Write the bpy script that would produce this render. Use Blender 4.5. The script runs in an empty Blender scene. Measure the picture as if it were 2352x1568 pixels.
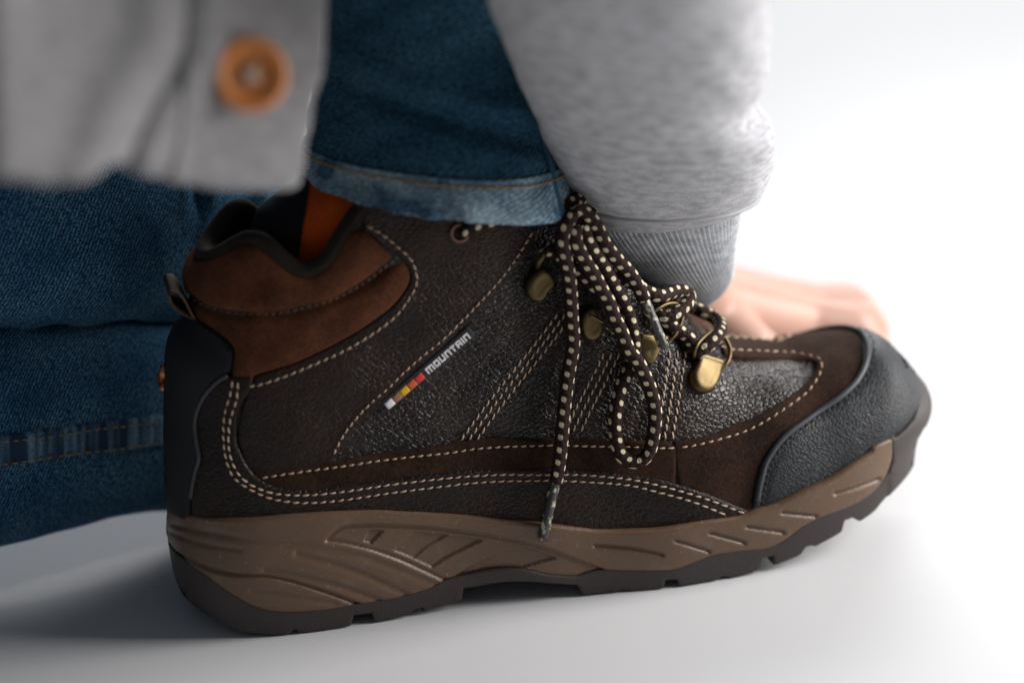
import bpy, bmesh, math, random
import numpy as np
from mathutils import Vector, Matrix
from mathutils.geometry import delaunay_2d_cdt
from mathutils.bvhtree import BVHTree

rng = np.random.default_rng(7)
random.seed(7)
SC = bpy.context.scene
COL = SC.collection

# ------------------------------------------------------------------ camera
# pixels below are those of a 2352 x 1568 copy of the photograph
TH, RO, PSI = math.radians(20.0), math.radians(3.0), math.radians(14.0)
FPX, DHEEL = 4410.0, 0.73
cf = np.array([0, math.cos(TH), -math.sin(TH)])
_r0 = np.array([1.0, 0, 0]); _u0 = np.array([0, math.sin(TH), math.cos(TH)])
cr = _r0 * math.cos(RO) - _u0 * math.sin(RO)
cu = _r0 * math.sin(RO) + _u0 * math.cos(RO)

def rays(px):
    px = np.atleast_2d(np.asarray(px, float))
    return cf + cr * ((px[:, :1] - 1176) / FPX) + cu * ((784 - px[:, 1:2]) / FPX)

CAM = -rays((700, 1455))[0] * DHEEL
cam_d = bpy.data.cameras.new('camera')
cam = bpy.data.objects.new('camera', cam_d); COL.objects.link(cam)
cam.matrix_world = Matrix(((cr[0], cu[0], -cf[0], CAM[0]), (cr[1], cu[1], -cf[1], CAM[1]),
                           (cr[2], cu[2], -cf[2], CAM[2]), (0, 0, 0, 1)))
cam_d.sensor_width = 36.0
cam_d.lens = FPX / 2352 * 36.0
cam_d.clip_start = 0.02; cam_d.clip_end = 60
cam_d.dof.use_dof = True
cam_d.dof.focus_distance = 0.729
cam_d.dof.aperture_fstop = 3.0
SC.camera = cam

# ------------------------------------------------------------------ light
W = bpy.data.worlds.new('World'); SC.world = W; W.use_nodes = True
bg = W.node_tree.nodes['Background']
bg.inputs[0].default_value = (0.78, 0.88, 1.0, 1); bg.inputs[1].default_value = 0.095

def area(name, loc, aim, sx, sy, power, col):
    d = bpy.data.lights.new(name, 'AREA'); d.shape = 'RECTANGLE'; d.size = sx; d.size_y = sy
    d.energy = power; d.color = col
    o = bpy.data.objects.new(name, d); COL.objects.link(o); o.location = loc
    o.rotation_euler = (Vector(aim) - Vector(loc)).to_track_quat('-Z', 'Y').to_euler()
    return o
area('window_light', (1.10, 0.11, 0.50), (0.12, 0.05, 0.05), 0.62, 0.62, 22, (1.0, 0.985, 0.97))
area('back_window_light', (0.85, 2.5, 1.2), (0.55, 1.0, 0.0), 1.6, 1.0, 42, (0.97, 0.985, 1.0))

SC.view_settings.view_transform = 'Standard'
SC.view_settings.look = 'None'
SC.view_settings.exposure = 0.0
SC.view_settings.gamma = 1.0
SC.cycles.use_denoising = True
SC.cycles.max_bounces = 5

# ------------------------------------------------------------------ helpers
ex = np.array([math.cos(PSI), math.sin(PSI), 0]); ey = np.array([-math.sin(PSI), math.cos(PSI), 0]); ez = np.array([0, 0, 1.0])
ORG = -(0.055 * ex - 0.036 * ey)               # boot origin: middle of the heel's back, on the floor
RL = np.stack([ex, ey, ez])                    # world -> boot axes
CAML = RL @ (CAM - ORG)

def to_local(p): return (np.asarray(p) - ORG) @ RL.T
def to_world(p): return np.asarray(p) @ RL + ORG
def plane_hit(px, yl):
    """point (boot frame) where the pixel's ray meets the upright plane y = yl of the boot frame"""
    d = rays(px) @ RL.T
    t = (np.asarray(yl, float) - CAML[1]) / d[:, 1]
    return CAML + d * t[:, None]

def crop(x0, y0, w, pts, cw=2352.0):
    k = w / cw
    return [((x0 + p[0] * k) * 0.574219, (y0 + p[1] * k) * 0.574219) + tuple(p[2:]) for p in pts]
def cA(*p): return crop(600, 700, 1200, p)
def cB(*p): return crop(600, 1500, 1200, p)
def cC(*p): return crop(600, 1950, 1200, p)
def cD(*p): return crop(1700, 1900, 1200, p)
def cE(*p): return crop(2600, 1800, 1200, p)
def cF(*p): return crop(1800, 700, 1200, p)
def cG(*p): return crop(1800, 1400, 1200, p)
def cH(*p): return crop(2600, 1000, 1200, p)
def cK(*p): return crop(2450, 1120, 500, p, 1568.0)
def cJ(*p): return crop(2050, 950, 500, p, 1568.0)

def catmull(P, n=8):
    P = np.asarray(P, float)
    if len(P) < 3: return np.array([P[0] + (P[-1] - P[0]) * t for t in np.linspace(0, 1, n + 1)])
    Q = np.vstack([2 * P[0] - P[1], P, 2 * P[-1] - P[-2]])
    out = []
    for i in range(1, len(Q) - 2):
        p0, p1, p2, p3 = Q[i - 1], Q[i], Q[i + 1], Q[i + 2]
        for t in np.linspace(0, 1, n, endpoint=False):
            out.append(0.5 * ((2 * p1) + (-p0 + p2) * t + (2 * p0 - 5 * p1 + 4 * p2 - p3) * t * t + (-p0 + 3 * p1 - 3 * p2 + p3) * t ** 3))
    out.append(Q[-2])
    return np.array(out)

def resample(P, step):
    P = np.asarray(P, float)
    s = np.concatenate([[0], np.cumsum(np.linalg.norm(np.diff(P, axis=0), axis=1))])
    n = max(2, int(round(s[-1] / step)) + 1)
    q = np.linspace(0, s[-1], n)
    return np.stack([np.interp(q, s, P[:, k]) for k in range(P.shape[1])], 1)

def smooth_poly(pts, step=6.0):
    """closed outline; a point given as (x, y, 1) is a sharp corner"""
    n = len(pts)
    sharp = [i for i, p in enumerate(pts) if len(p) > 2]
    xy = [p[:2] for p in pts]
    if not sharp: sharp = [0]
    out = []
    for a, i in enumerate(sharp):
        j = sharp[(a + 1) % len(sharp)]
        idx = [(i + k) % n for k in range(((j - i - 1) % n) + 2)]
        seg = resample(catmull([xy[k] for k in idx], 8), step)
        out.extend(seg[:-1])
    return np.array(out)

def line(pts, step=4.0): return resample(catmull([p[:2] for p in pts], 8), step)

def seg_dist(Q, P, closed=True):
    A = np.asarray(P, float); B = np.roll(A, -1, 0) if closed else A[1:]
    if not closed: A = A[:-1]
    out = np.empty(len(Q))
    for s in range(0, len(Q), 2000):
        q = Q[s:s + 2000, None, :]
        ab = (B - A)[None]; t = ((q - A[None]) * ab).sum(2) / np.maximum((ab ** 2).sum(2), 1e-12)
        t = np.clip(t, 0, 1)
        out[s:s + 2000] = np.sqrt((((A[None] + ab * t[..., None]) - q) ** 2).sum(2).min(1))
    return out

def inside(Q, P):
    x, y = Q[:, 0], Q[:, 1]; r = np.zeros(len(Q), bool); n = len(P)
    for i in range(n):
        x1, y1 = P[i]; x2, y2 = P[(i + 1) % n]
        c = ((y1 > y) != (y2 > y))
        if y2 != y1: r ^= c & (x < (x2 - x1) * (y - y1) / (y2 - y1) + x1)
    return r

# ---- solids of the boot: |y| <= W(x, z), W^2 = w0(x, z)^2 * rounding(distance to the side outline)
GX0, GZ0, GH = -0.06, -0.07, 0.001
GNX, GNZ = 450, 360
gx = GX0 + np.arange(GNX) * GH; gz = GZ0 + np.arange(GNZ) * GH
GXX, GZZ = np.meshgrid(gx, gz)

def blur(a, s):
    r = int(3 * s) + 1; k = np.exp(-0.5 * (np.arange(-r, r + 1) / s) ** 2); k /= k.sum()
    b = np.apply_along_axis(lambda v: np.convolve(np.pad(v, r, 'edge'), k, 'valid'), 0, a)
    return np.apply_along_axis(lambda v: np.convolve(np.pad(v, r, 'edge'), k, 'valid'), 1, b)

class Solid:
    def __init__(self, pts, w0, sig=3.5, iters=7, grow=0.0):
        """pts: (u, v, lam_mm, match) pixel outline, clockwise"""
        self.px = np.array([p[:2] for p in pts], float)
        lam = np.array([p[2] for p in pts]) * 1e-3
        match = np.array([p[3] for p in pts], bool)
        self.w0 = w0(GXX, GZZ); self.sig = sig; self.lam = lam
        L = plane_hit(self.px, np.zeros(len(pts)))
        S = L[:, [0, 2]].copy()
        nx = np.roll(self.px, -1, 0) - np.roll(self.px, 1, 0)
        n = np.stack([nx[:, 1], -nx[:, 0]], 1); n /= np.linalg.norm(n, axis=1)[:, None]   # outward for clockwise (y down)
        ks = np.arange(-90, 91, 3.0)
        for it in range(iters + 1):
            self.build(S)
            if it == iters: break
            sh = np.zeros(len(S))
            mi = np.where(match)[0]
            test = (self.px[mi][:, None] + n[mi][:, None] * ks[None, :, None]).reshape(-1, 2)
            hit = self.hit(test, coarse=True).reshape(len(mi), -1)
            for a, i in enumerate(mi):
                h = np.where(hit[a])[0]
                kb = ks[h[-1]] + 1.5 if len(h) else -90
                sh[i] = -(kb + grow) * 0.17e-3 * 0.7
            sm = sh.copy()
            for i in mi:
                nb = [j for j in ((i - 1) % len(S), i, (i + 1) % len(S)) if match[j]]
                sm[i] = 0.6 * sh[i] + 0.4 * np.mean(sh[nb])
            ns = np.stack([n[:, 0], -n[:, 1]], 1)
            S = S + ns * sm[:, None]
    def build(self, S):
        C = np.vstack([S]); n = len(S)
        Q = np.stack([GXX.ravel(), GZZ.ravel()], 1)
        best = np.full(len(Q), 1e9); lam = np.zeros(len(Q))
        for i in range(n):
            a, b = S[i], S[(i + 1) % n]; ab = b - a
            t = np.clip(((Q - a) @ ab) / max(ab @ ab, 1e-12), 0, 1)
            d = np.hypot(*(Q - a - t[:, None] * ab).T)
            m = d < best; best[m] = d[m]; lam[m] = (self.lam[i] + (self.lam[(i + 1) % n] - self.lam[i]) * t)[m]
        ins = inside(Q, S)
        r = np.where(ins, 1 - np.exp(-best / lam), -best / lam)
        self.G = blur((self.w0.ravel() ** 2 * r).reshape(GXX.shape), self.sig)
    def g(self, x, z):
        fx = np.clip((x - GX0) / GH, 1.001, GNX - 3.001); fz = np.clip((z - GZ0) / GH, 1.001, GNZ - 3.001)
        ix = fx.astype(int); iz = fz.astype(int); tx = fx - ix; tz = fz - iz
        def w(t): return ((1 - t) ** 3 / 6, (3 * t ** 3 - 6 * t * t + 4) / 6, (-3 * t ** 3 + 3 * t * t + 3 * t + 1) / 6, t ** 3 / 6)
        wx, wz = w(tx), w(tz); r = 0
        for j in range(4):
            for i in range(4):
                r = r + self.G[iz + j - 1, ix + i - 1] * wx[i] * wz[j]
        return r
    def gfast(self, x, z):
        ix = np.clip(np.rint((x - GX0) / GH).astype(int), 0, GNX - 1); iz = np.clip(np.rint((z - GZ0) / GH).astype(int), 0, GNZ - 1)
        return self.G[iz, ix]
    def f(self, p): return p[:, 1] ** 2 - self.g(p[:, 0], p[:, 2])
    def grad(self, p):
        h = 4e-4
        gx_ = (self.g(p[:, 0] + h, p[:, 2]) - self.g(p[:, 0] - h, p[:, 2])) / (2 * h)
        gz_ = (self.g(p[:, 0], p[:, 2] + h) - self.g(p[:, 0], p[:, 2] - h)) / (2 * h)
        return np.stack([-gx_, 2 * p[:, 1], -gz_], 1)
    def normal(self, p):
        q = self.grad(p); return q / np.maximum(np.linalg.norm(q, axis=1), 1e-12)[:, None]
    def newton(self, p, k=4):
        for _ in range(k):
            q = self.grad(p); p = p - q * (self.f(p) / np.maximum((q ** 2).sum(1), 1e-12))[:, None]
        return p
    def hit(self, px, coarse=False):
        d = rays(px) @ RL.T
        t0 = (-0.062 - CAML[1]) / d[:, 1]; t1 = (0.062 - CAML[1]) / d[:, 1]
        N = 70; found = np.zeros(len(d), bool); lo = t0.copy(); hi = t0.copy()
        fm = np.full(len(d), 1e9); tm = t0.copy()
        for k in range(N + 1):
            t = t0 + (t1 - t0) * k / N
            p = CAML + d * t[:, None]
            v = p[:, 1] ** 2 - self.gfast(p[:, 0], p[:, 2])
            new = (~found) & (v < 0)
            lo[new] = (t - (t1 - t0) / N)[new]; hi[new] = t[new]; found |= new
            b = v < fm; fm[b] = v[b]; tm[b] = t[b]
        if coarse: return found
        for _ in range(14):
            m = (lo + hi) / 2; v = self.f(CAML + d * m[:, None]); neg = v < 0
            hi = np.where(neg, m, hi); lo = np.where(neg, lo, m)
        p = CAML + d * hi[:, None]
        miss = ~found
        if miss.any():
            q = CAML + d[miss] * tm[miss][:, None]
            s = self.newton(q, 6); e = np.linalg.norm(s - q, axis=1)
            for _ in range(20):
                nn = self.normal(s); dh = d[miss] * np.array([1, 1, 0.0]); v = dh - nn * (dh * nn).sum(1)[:, None]
                v /= np.maximum(np.linalg.norm(v, axis=1), 1e-9)[:, None]
                s = self.newton(s + v * (e / 20)[:, None] * 1.5, 2)
            p[miss] = s
        else:
            pass
        p = self.newton(p, 1)
        return p
    def at(self, px, h=0.0):
        p = self.hit(np.atleast_2d(px)); return p + self.normal(p) * (np.asarray(h) if np.ndim(h) == 0 else np.asarray(h)[:, None])

# ---- scene objects
def new_obj(name, me, parent=None, mat=None):
    o = bpy.data.objects.new(name, me); COL.objects.link(o)
    if parent is not None: o.parent = parent
    if mat is not None and me is not None:
        for m in (mat if isinstance(mat, (list, tuple)) else [mat]): me.materials.append(m)
    return o
def empty(name, loc, rz=0.0):
    o = bpy.data.objects.new(name, None); COL.objects.link(o); o.location = loc; o.rotation_euler = (0, 0, rz)
    o.empty_display_size = 0.02
    return o
def mesh(name, v, f, uv=None, smooth=True):
    me = bpy.data.meshes.new(name)
    me.from_pydata([tuple(map(float, p)) for p in v], [], [tuple(map(int, q)) for q in f])
    if uv is not None:
        l = me.uv_layers.new(name='UVMap')
        vi = np.empty(len(me.loops), np.int32); me.loops.foreach_get('vertex_index', vi)
        l.data.foreach_set('uv', np.asarray(uv, np.float32)[vi].ravel())
    me.polygons.foreach_set('use_smooth', [smooth] * len(me.polygons))
    me.update()
    return me
def tag(o, label=None, cat=None, group=None, kind=None):
    if label: o['label'] = label
    if cat: o['category'] = cat
    if group: o['group'] = group
    if kind: o['kind'] = kind
    return o

def tube(path, rad, sides=14, caps=True, flat=None, vscale=1.0):
    """tube along a 3-D path; uv = (metres along, turns round)"""
    P = np.asarray(path, float); n = len(P)
    rad = np.full(n, rad) if np.ndim(rad) == 0 else np.asarray(rad, float)
    T = np.gradient(P, axis=0); T /= np.maximum(np.linalg.norm(T, axis=1), 1e-12)[:, None]
    a = np.cross(T[0], [0.3, 0.2, 0.93]); a /= np.linalg.norm(a)
    V, F, UV = [], [], []
    s = np.concatenate([[0], np.cumsum(np.linalg.norm(np.diff(P, axis=0), axis=1))])
    for i in range(n):
        a = a - T[i] * (a @ T[i]); a /= np.linalg.norm(a); b = np.cross(T[i], a)
        for k in range(sides + 1):
            w = 2 * math.pi * k / sides
            V.append(P[i] + rad[i] * (a * math.cos(w) + b * math.sin(w) * (flat or 1.0))); UV.append((s[i], k / sides))
    m = sides + 1
    for i in range(n - 1):
        for k in range(sides):
            F.append((i * m + k, i * m + k + 1, (i + 1) * m + k + 1, (i + 1) * m + k))
    if caps:
        for i, rev in ((0, True), (n - 1, False)):
            c = len(V); V.append(P[i]); UV.append((s[i], 0.5))
            for k in range(sides):
                q = (i * m + k, i * m + k + 1, c); F.append(q[::-1] if rev else q)
    return V, F, UV

def mirror_join(V, F, fill=False, cut=True):
    bm = bmesh.new()
    vs = [bm.verts.new(tuple(map(float, p))) for p in V]
    for q in F:
        try: bm.faces.new([vs[i] for i in q])
        except ValueError: pass
    if cut:
        bmesh.ops.bisect_plane(bm, geom=bm.verts[:] + bm.edges[:] + bm.faces[:], plane_co=(0, 0, 0), plane_no=(0, 1, 0), clear_outer=True, dist=1e-7)
    for f in bm.faces: f.smooth = True
    bm.verts.ensure_lookup_table()
    be = []
    if fill:
        be = [e for e in bm.edges if e.is_boundary and not (abs(e.verts[0].co.y) < 1e-6 and abs(e.verts[1].co.y) < 1e-6)]
    mp = {}
    faces0 = list(bm.faces)
    for v in list(bm.verts):
        mp[v] = v if abs(v.co.y) < 1e-6 else bm.verts.new((v.co.x, -v.co.y, v.co.z))
    for f in faces0:
        try:
            g = bm.faces.new([mp[v] for v in reversed(f.verts)]); g.smooth = True
        except ValueError: pass
    for e in be:
        a, b = e.verts
        q = []
        for v in (a, b, mp[b], mp[a]):
            if v not in q: q.append(v)
        if len(q) > 2:
            try:
                g = bm.faces.new(q); g.smooth = False
            except ValueError: pass
        e.smooth = False
        e2 = bm.edges.get((mp[a], mp[b]))
        if e2: e2.smooth = False
    bmesh.ops.recalc_face_normals(bm, faces=bm.faces[:])
    return bm

def panel(name, poly, solid, mat, parent, thick=0.0008, base=0.0, edge=6.0, step=9.0, hfun=None, sink=0.0006,
          mirror=True, fill=False, floor=False):
    """a sheet cut to a pixel outline and laid on the solid, its edges rolled down to the surface below"""
    P = smooth_poly(poly, min(6.0, step))
    ar = 0.5 * np.sum(P[:, 0] * np.roll(P[:, 1], -1) - np.roll(P[:, 0], -1) * P[:, 1])
    if ar < 0: P = P[::-1]
    tn = np.roll(P, -1, 0) - np.roll(P, 1, 0); tn /= np.maximum(np.linalg.norm(tn, axis=1), 1e-9)[:, None]
    inn = np.stack([-tn[:, 1], tn[:, 0]], 1)
    pts = [P]
    for o in (edge * 0.25, edge * 0.6, edge):
        R = P + inn * o
        R = R[inside(R, P)]
        if len(R): R = R[seg_dist(R, P) > o * 0.85]
        pts.append(R)
    lo, hi = P.min(0), P.max(0)
    X, Y = np.meshgrid(np.arange(lo[0], hi[0], step), np.arange(lo[1], hi[1], step * 0.87))
    X = X + (np.arange(X.shape[0])[:, None] % 2) * step * 0.5
    Gd = np.stack([X.ravel(), Y.ravel()], 1)
    Gd = Gd[inside(Gd, P)]; Gd = Gd[seg_dist(Gd, P) > edge + step * 0.45] if len(Gd) else Gd
    pts.append(Gd)
    A = np.vstack([p for p in pts if len(p)])
    r = delaunay_2d_cdt([Vector(p) for p in A], [], [list(range(len(P)))], 1, 1e-4)
    V2 = np.array([tuple(v) for v in r[0]]); F = [f for f in r[2]]
    d = seg_dist(V2, P)
    t = np.clip(d / edge, 0, 1)
    h = base - sink + (thick + sink) * np.sqrt(1 - (1 - t) ** 2)
    if hfun is not None: h = h + hfun(V2, d)
    p = solid.hit(V2); nn = solid.normal(p)
    L = p + nn * h[:, None]
    if floor: L[:, 2] = np.maximum(L[:, 2], 0.0006)
    if mirror:
        bm = mirror_join(L, F, fill)
        me = bpy.data.meshes.new(name); bm.to_mesh(me); bm.free()
    else:
        me = mesh(name, L, F)
    return new_obj(name, me, parent, mat)

def stitches(name, path, solid, mat, parent, h=0.0009, pitch=21.0, length=15.0, rad=0.00036, tilt=0.12, mirror=False, at=None):
    P = resample(line(path, 3.0), pitch)
    V, F = [], []
    mid = (P[:-1] + P[1:]) / 2; dr = P[1:] - P[:-1]; dr /= np.maximum(np.linalg.norm(dr, axis=1), 1e-9)[:, None]
    pe = np.stack([-dr[:, 1], dr[:, 0]], 1)
    jl = length * rng.uniform(0.85, 1.08, len(mid))[:, None]; jt = (tilt + rng.normal(0, 0.05, len(mid)))[:, None]
    a = mid - dr * jl / 2 + pe * jl * jt / 2; b = mid + dr * jl / 2 - pe * jl * jt / 2
    fn = at or (lambda q, hh: solid.at(q, hh))
    A = fn(a, h - rad * 0.9); B = fn(b, h - rad * 0.9); M = fn(mid, h + rad * 0.25)
    for i in range(len(mid)):
        pth = catmull([A[i], M[i], B[i]], 3)
        rr = rad * np.array([0.45, 0.8, 0.97, 1.0, 0.97, 0.8, 0.45])
        v, f, _ = tube(pth, rr, 6)
        o = len(V); V += v; F += [tuple(k + o for k in q) for q in f]
    if mirror:
        bm = mirror_join(V, F, cut=False); me = bpy.data.meshes.new(name); bm.to_mesh(me); bm.free()
    else: me = mesh(name, V, F)
    return tag(new_obj(name, me, parent, mat), kind='stuff')

def rope(name, pts3, rad, mat, parent, sides=16, n=8, radf=None):
    P = resample(catmull(pts3, n), 0.0012)
    r = rad if radf is None else rad * radf(np.linspace(0, 1, len(P)))
    V, F, UV = tube(P, r, sides)
    return new_obj(name, mesh(name, V, F, UV), parent, mat)

# ------------------------------------------------------------------ materials
class NT:
    def __init__(self, name):
        self.m = bpy.data.materials.new(name); self.m.use_nodes = True
        self.t = self.m.node_tree; self.b = self.t.nodes['Principled BSDF']
    def n(self, ty, **kw):
        x = self.t.nodes.new(ty)
        for k, v in kw.items():
            if k.startswith('_'): setattr(x, k[1:], v)
            else:
                i = x.inputs[k.replace('__', ' ')]
                if isinstance(v, bpy.types.NodeSocket): self.t.links.new(v, i)
                else: i.default_value = v
        return x
    def set(self, **kw):
        for k, v in kw.items():
            i = self.b.inputs[k.replace('__', ' ')]
            if isinstance(v, bpy.types.NodeSocket): self.t.links.new(v, i)
            else: i.default_value = v
        return self
    def ramp(self, fac, *stops):
        r = self.t.nodes.new('ShaderNodeValToRGB'); e = r.color_ramp.elements
        while len(e) < len(stops): e.new(0.5)
        for q, (p, c) in zip(e, stops): q.position = p; q.color = (*c, 1) if len(c) == 3 else (c[0], c[0], c[0], 1)
        self.t.links.new(fac, r.inputs[0]); return r.outputs[0]
    def mix(self, fac, a, b):
        x = self.t.nodes.new('ShaderNodeMix'); x.data_type = 'RGBA'
        for i, v in ((0, fac), (6, a), (7, b)):
            if isinstance(v, bpy.types.NodeSocket): self.t.links.new(v, x.inputs[i])
            elif i == 0: x.inputs[0].default_value = v
            else: x.inputs[i].default_value = (*v, 1)
        return x.outputs[2]
    def math(self, op, a, b=0.0, c=None):
        x = self.t.nodes.new('ShaderNodeMath'); x.operation = op
        for i, v in enumerate((a, b) if c is None else (a, b, c)):
            if isinstance(v, bpy.types.NodeSocket): self.t.links.new(v, x.inputs[i])
            else: x.inputs[i].default_value = v
        return x.outputs[0]
    def co(self, kind='Object', scale=(1, 1, 1), rot=(0, 0, 0)):
        c = self.t.nodes.new('ShaderNodeTexCoord'); m = self.t.nodes.new('ShaderNodeMapping')
        m.inputs['Scale'].default_value = scale; m.inputs['Rotation'].default_value = rot
        self.t.links.new(c.outputs[kind], m.inputs[0]); return m.outputs[0]
    def noise(self, v, scale, detail=3.0, rough=0.55, dist=0.0):
        return self.n('ShaderNodeTexNoise', Vector=v, Scale=scale, Detail=detail, Roughness=rough, Distortion=dist).outputs[0]
    def vor(self, v, scale, feature='DISTANCE_TO_EDGE', rnd=1.0):
        x = self.n('ShaderNodeTexVoronoi', _feature=feature, Vector=v, Scale=scale, Randomness=rnd); return x.outputs['Distance']
    def bump(self, h, strength, dist, normal=None):
        x = self.n('ShaderNodeBump', Height=h, Strength=strength, Distance=dist)
        if normal is not None: self.t.links.new(normal, x.inputs['Normal'])
        return x.outputs[0]
    def warp(self, v, scale, amt):
        nz = self.t.nodes.new('ShaderNodeTexNoise'); self.t.links.new(v, nz.inputs['Vector']); nz.inputs['Scale'].default_value = scale
        a = self.t.nodes.new('ShaderNodeVectorMath'); a.operation = 'MULTIPLY_ADD'
        self.t.links.new(nz.outputs['Color'], a.inputs[0]); a.inputs[1].default_value = (amt,) * 3; self.t.links.new(v, a.inputs[2])
        return a.outputs[0]

def leather(name, col, col2, scale, rough, strength, scuff=0.0, aniso=(0.8, 1, 1.15), spec=0.4):
    k = NT(name); v = k.co('Object', aniso, (0.1, 0.5, 0.2)); w = k.warp(k.warp(v, 90, 0.0020), 420, 0.0011)
    e = k.vor(w, scale); e2 = k.vor(k.warp(v, 300, 0.0015), scale * 0.45)
    c1 = k.ramp(e, (0.0, (0,)), (0.06, (0.45,)), (0.18, (0.85,)), (0.42, (1,))); c2 = k.ramp(e2, (0.0, (0,)), (0.05, (0.7,)), (0.15, (1,)))
    fine = k.noise(v, 2400, 3, 0.65); big = k.noise(v, 35, 3); und = k.noise(v, 150, 2)
    amp = k.ramp(k.noise(v, 55, 2), (0.3, (0.45,)), (0.65, (1,)))
    h = k.math('ADD', k.math('MULTIPLY', k.math('ADD', k.math('MULTIPLY', c1, 0.8), k.math('MULTIPLY', c2, 0.25)), amp),
               k.math('ADD', k.math('MULTIPLY', fine, 0.14), k.math('MULTIPLY', und, 0.8)))
    c = k.mix(k.ramp(big, (0.35, (0,)), (0.7, (1,))), col, col2)
    if scuff:
        sv = k.co('Object', (60, 60, 400), (0.3, 0.5, 0.2)); s = k.noise(sv, 3.0, 5, 0.7)
        sm = k.math('MULTIPLY', k.ramp(s, (0.62, (0,)), (0.74, (1,))), scuff)
        c = k.mix(sm, c, (0.16, 0.065, 0.025))
    r = k.math('ADD', k.math('MULTIPLY', big, 0.18), k.math('ADD', k.math('MULTIPLY', fine, 0.15), rough - 0.16))
    k.set(Base__Color=c, Roughness=r, Normal=k.bump(h, strength, 0.0006))
    k.b.inputs['Specular IOR Level'].default_value = spec
    return k.m

def suede(name, col, col2, bumps=0.35, sheen=0.2):
    k = NT(name); v = k.co(); big = k.noise(v, 60, 4, 0.6); f = k.noise(v, 900, 3, 0.7); f2 = k.noise(v, 2600, 2, 0.6)
    a = k.math('ADD', k.math('MULTIPLY', big, 0.5), k.math('MULTIPLY', f, 0.5))
    c = k.mix(k.ramp(a, (0.40, (0,)), (0.60, (1,))), col, col2)
    h = k.math('ADD', k.math('MULTIPLY', f, 0.6), k.math('MULTIPLY', f2, 0.4))
    k.set(Base__Color=c, Roughness=0.95, Normal=k.bump(h, bumps, 0.0006))
    k.b.inputs['Specular IOR Level'].default_value = 0.15
    k.b.inputs['Sheen Weight'].default_value = sheen; k.b.inputs['Sheen Roughness'].default_value = 0.5
    k.b.inputs['Sheen Tint'].default_value = (*[min(1, x * 6) for x in col2], 1)
    return k.m

def plain(name, col, rough=0.5, metal=0.0, nscale=400, nstr=0.15, ndist=0.0003, var=0.15, spec=0.5):
    k = NT(name); v = k.co(); f = k.noise(v, nscale, 4, 0.6); b = k.noise(v, 45, 3)
    c = k.mix(b, [x * (1 - var) for x in col], [min(1, x * (1 + var)) for x in col])
    k.set(Base__Color=c, Roughness=k.math('ADD', k.math('MULTIPLY', f, 0.16), rough - 0.08), Metallic=metal, Normal=k.bump(f, nstr, ndist))
    k.b.inputs['Specular IOR Level'].default_value = spec
    return k.m

M = {}
M['vamp'] = leather('pebbled_leather', (0.010, 0.0058, 0.0042), (0.022, 0.0110, 0.0068), 540, 0.30, 0.85, 0.0, spec=0.38)
M['quarter'] = leather('quarter_leather', (0.011, 0.0058, 0.0038), (0.025, 0.0110, 0.0062), 560, 0.31, 0.58, 0.85, spec=0.26)
M['overlay'] = leather('overlay_leather', (0.010, 0.0060, 0.0046), (0.021, 0.0112, 0.0075), 480, 0.34, 0.55, 0.5, spec=0.25)
M['counter'] = leather('counter_leather', (0.006, 0.007, 0.009), (0.009, 0.010, 0.012), 900, 0.62, 0.25)
M['toecap'] = leather('toe_cap_rubber', (0.014, 0.0155, 0.018), (0.019, 0.021, 0.024), 760, 0.46, 0.45, spec=0.36)
M['suede'] = suede('brown_suede', (0.052, 0.018, 0.009), (0.122, 0.044, 0.021), 0.6, 0.15)
M['dark_suede'] = suede('dark_suede', (0.012, 0.0060, 0.0038), (0.046, 0.0225, 0.0140), 0.8, 0.08)
M['lining'] = suede('dark_lining', (0.016, 0.012, 0.010), (0.034, 0.025, 0.021), 0.6)
M['piping'] = plain('piping', (0.034, 0.038, 0.045), 0.5, 0, 900, 0.1)
M['outsole'] = plain('outsole_rubber', (0.036, 0.027, 0.025), 0.60, 0, 1300, 0.5, 0.0005)
M['thread'] = plain('stitch_thread', (0.56, 0.385, 0.27), 0.75, 0, 1500, 0.3)
M['thread_dark'] = plain('black_thread', (0.012, 0.012, 0.013), 0.7, 0, 1500, 0.3)
M['brass'] = plain('antique_brass', (0.115, 0.083, 0.040), 0.45, 1.0, 420, 0.25, 0.0003, 0.45)
M['copper'] = plain('copper_rivet', (0.55, 0.25, 0.13), 0.4, 1.0)
M['eyelet'] = plain('eyelet_metal', (0.16, 0.085, 0.065), 0.4, 0.8)
M['tag'] = plain('black_label', (0.010, 0.010, 0.016), 0.5, 0, 1500, 0.2)
M['white'] = plain('white_print', (0.78, 0.76, 0.76), 0.6, 0, 1500, 0.2, var=0.03)
for nm, c in (('red', (0.62, 0.035, 0.03)), ('orange', (0.62, 0.10, 0.015)), ('yellow', (0.75, 0.42, 0.01)), ('tan', (0.33, 0.14, 0.07))):
    M[nm] = plain(nm + '_print', c, 0.6, 0, 1500, 0.2, var=0.05)

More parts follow.
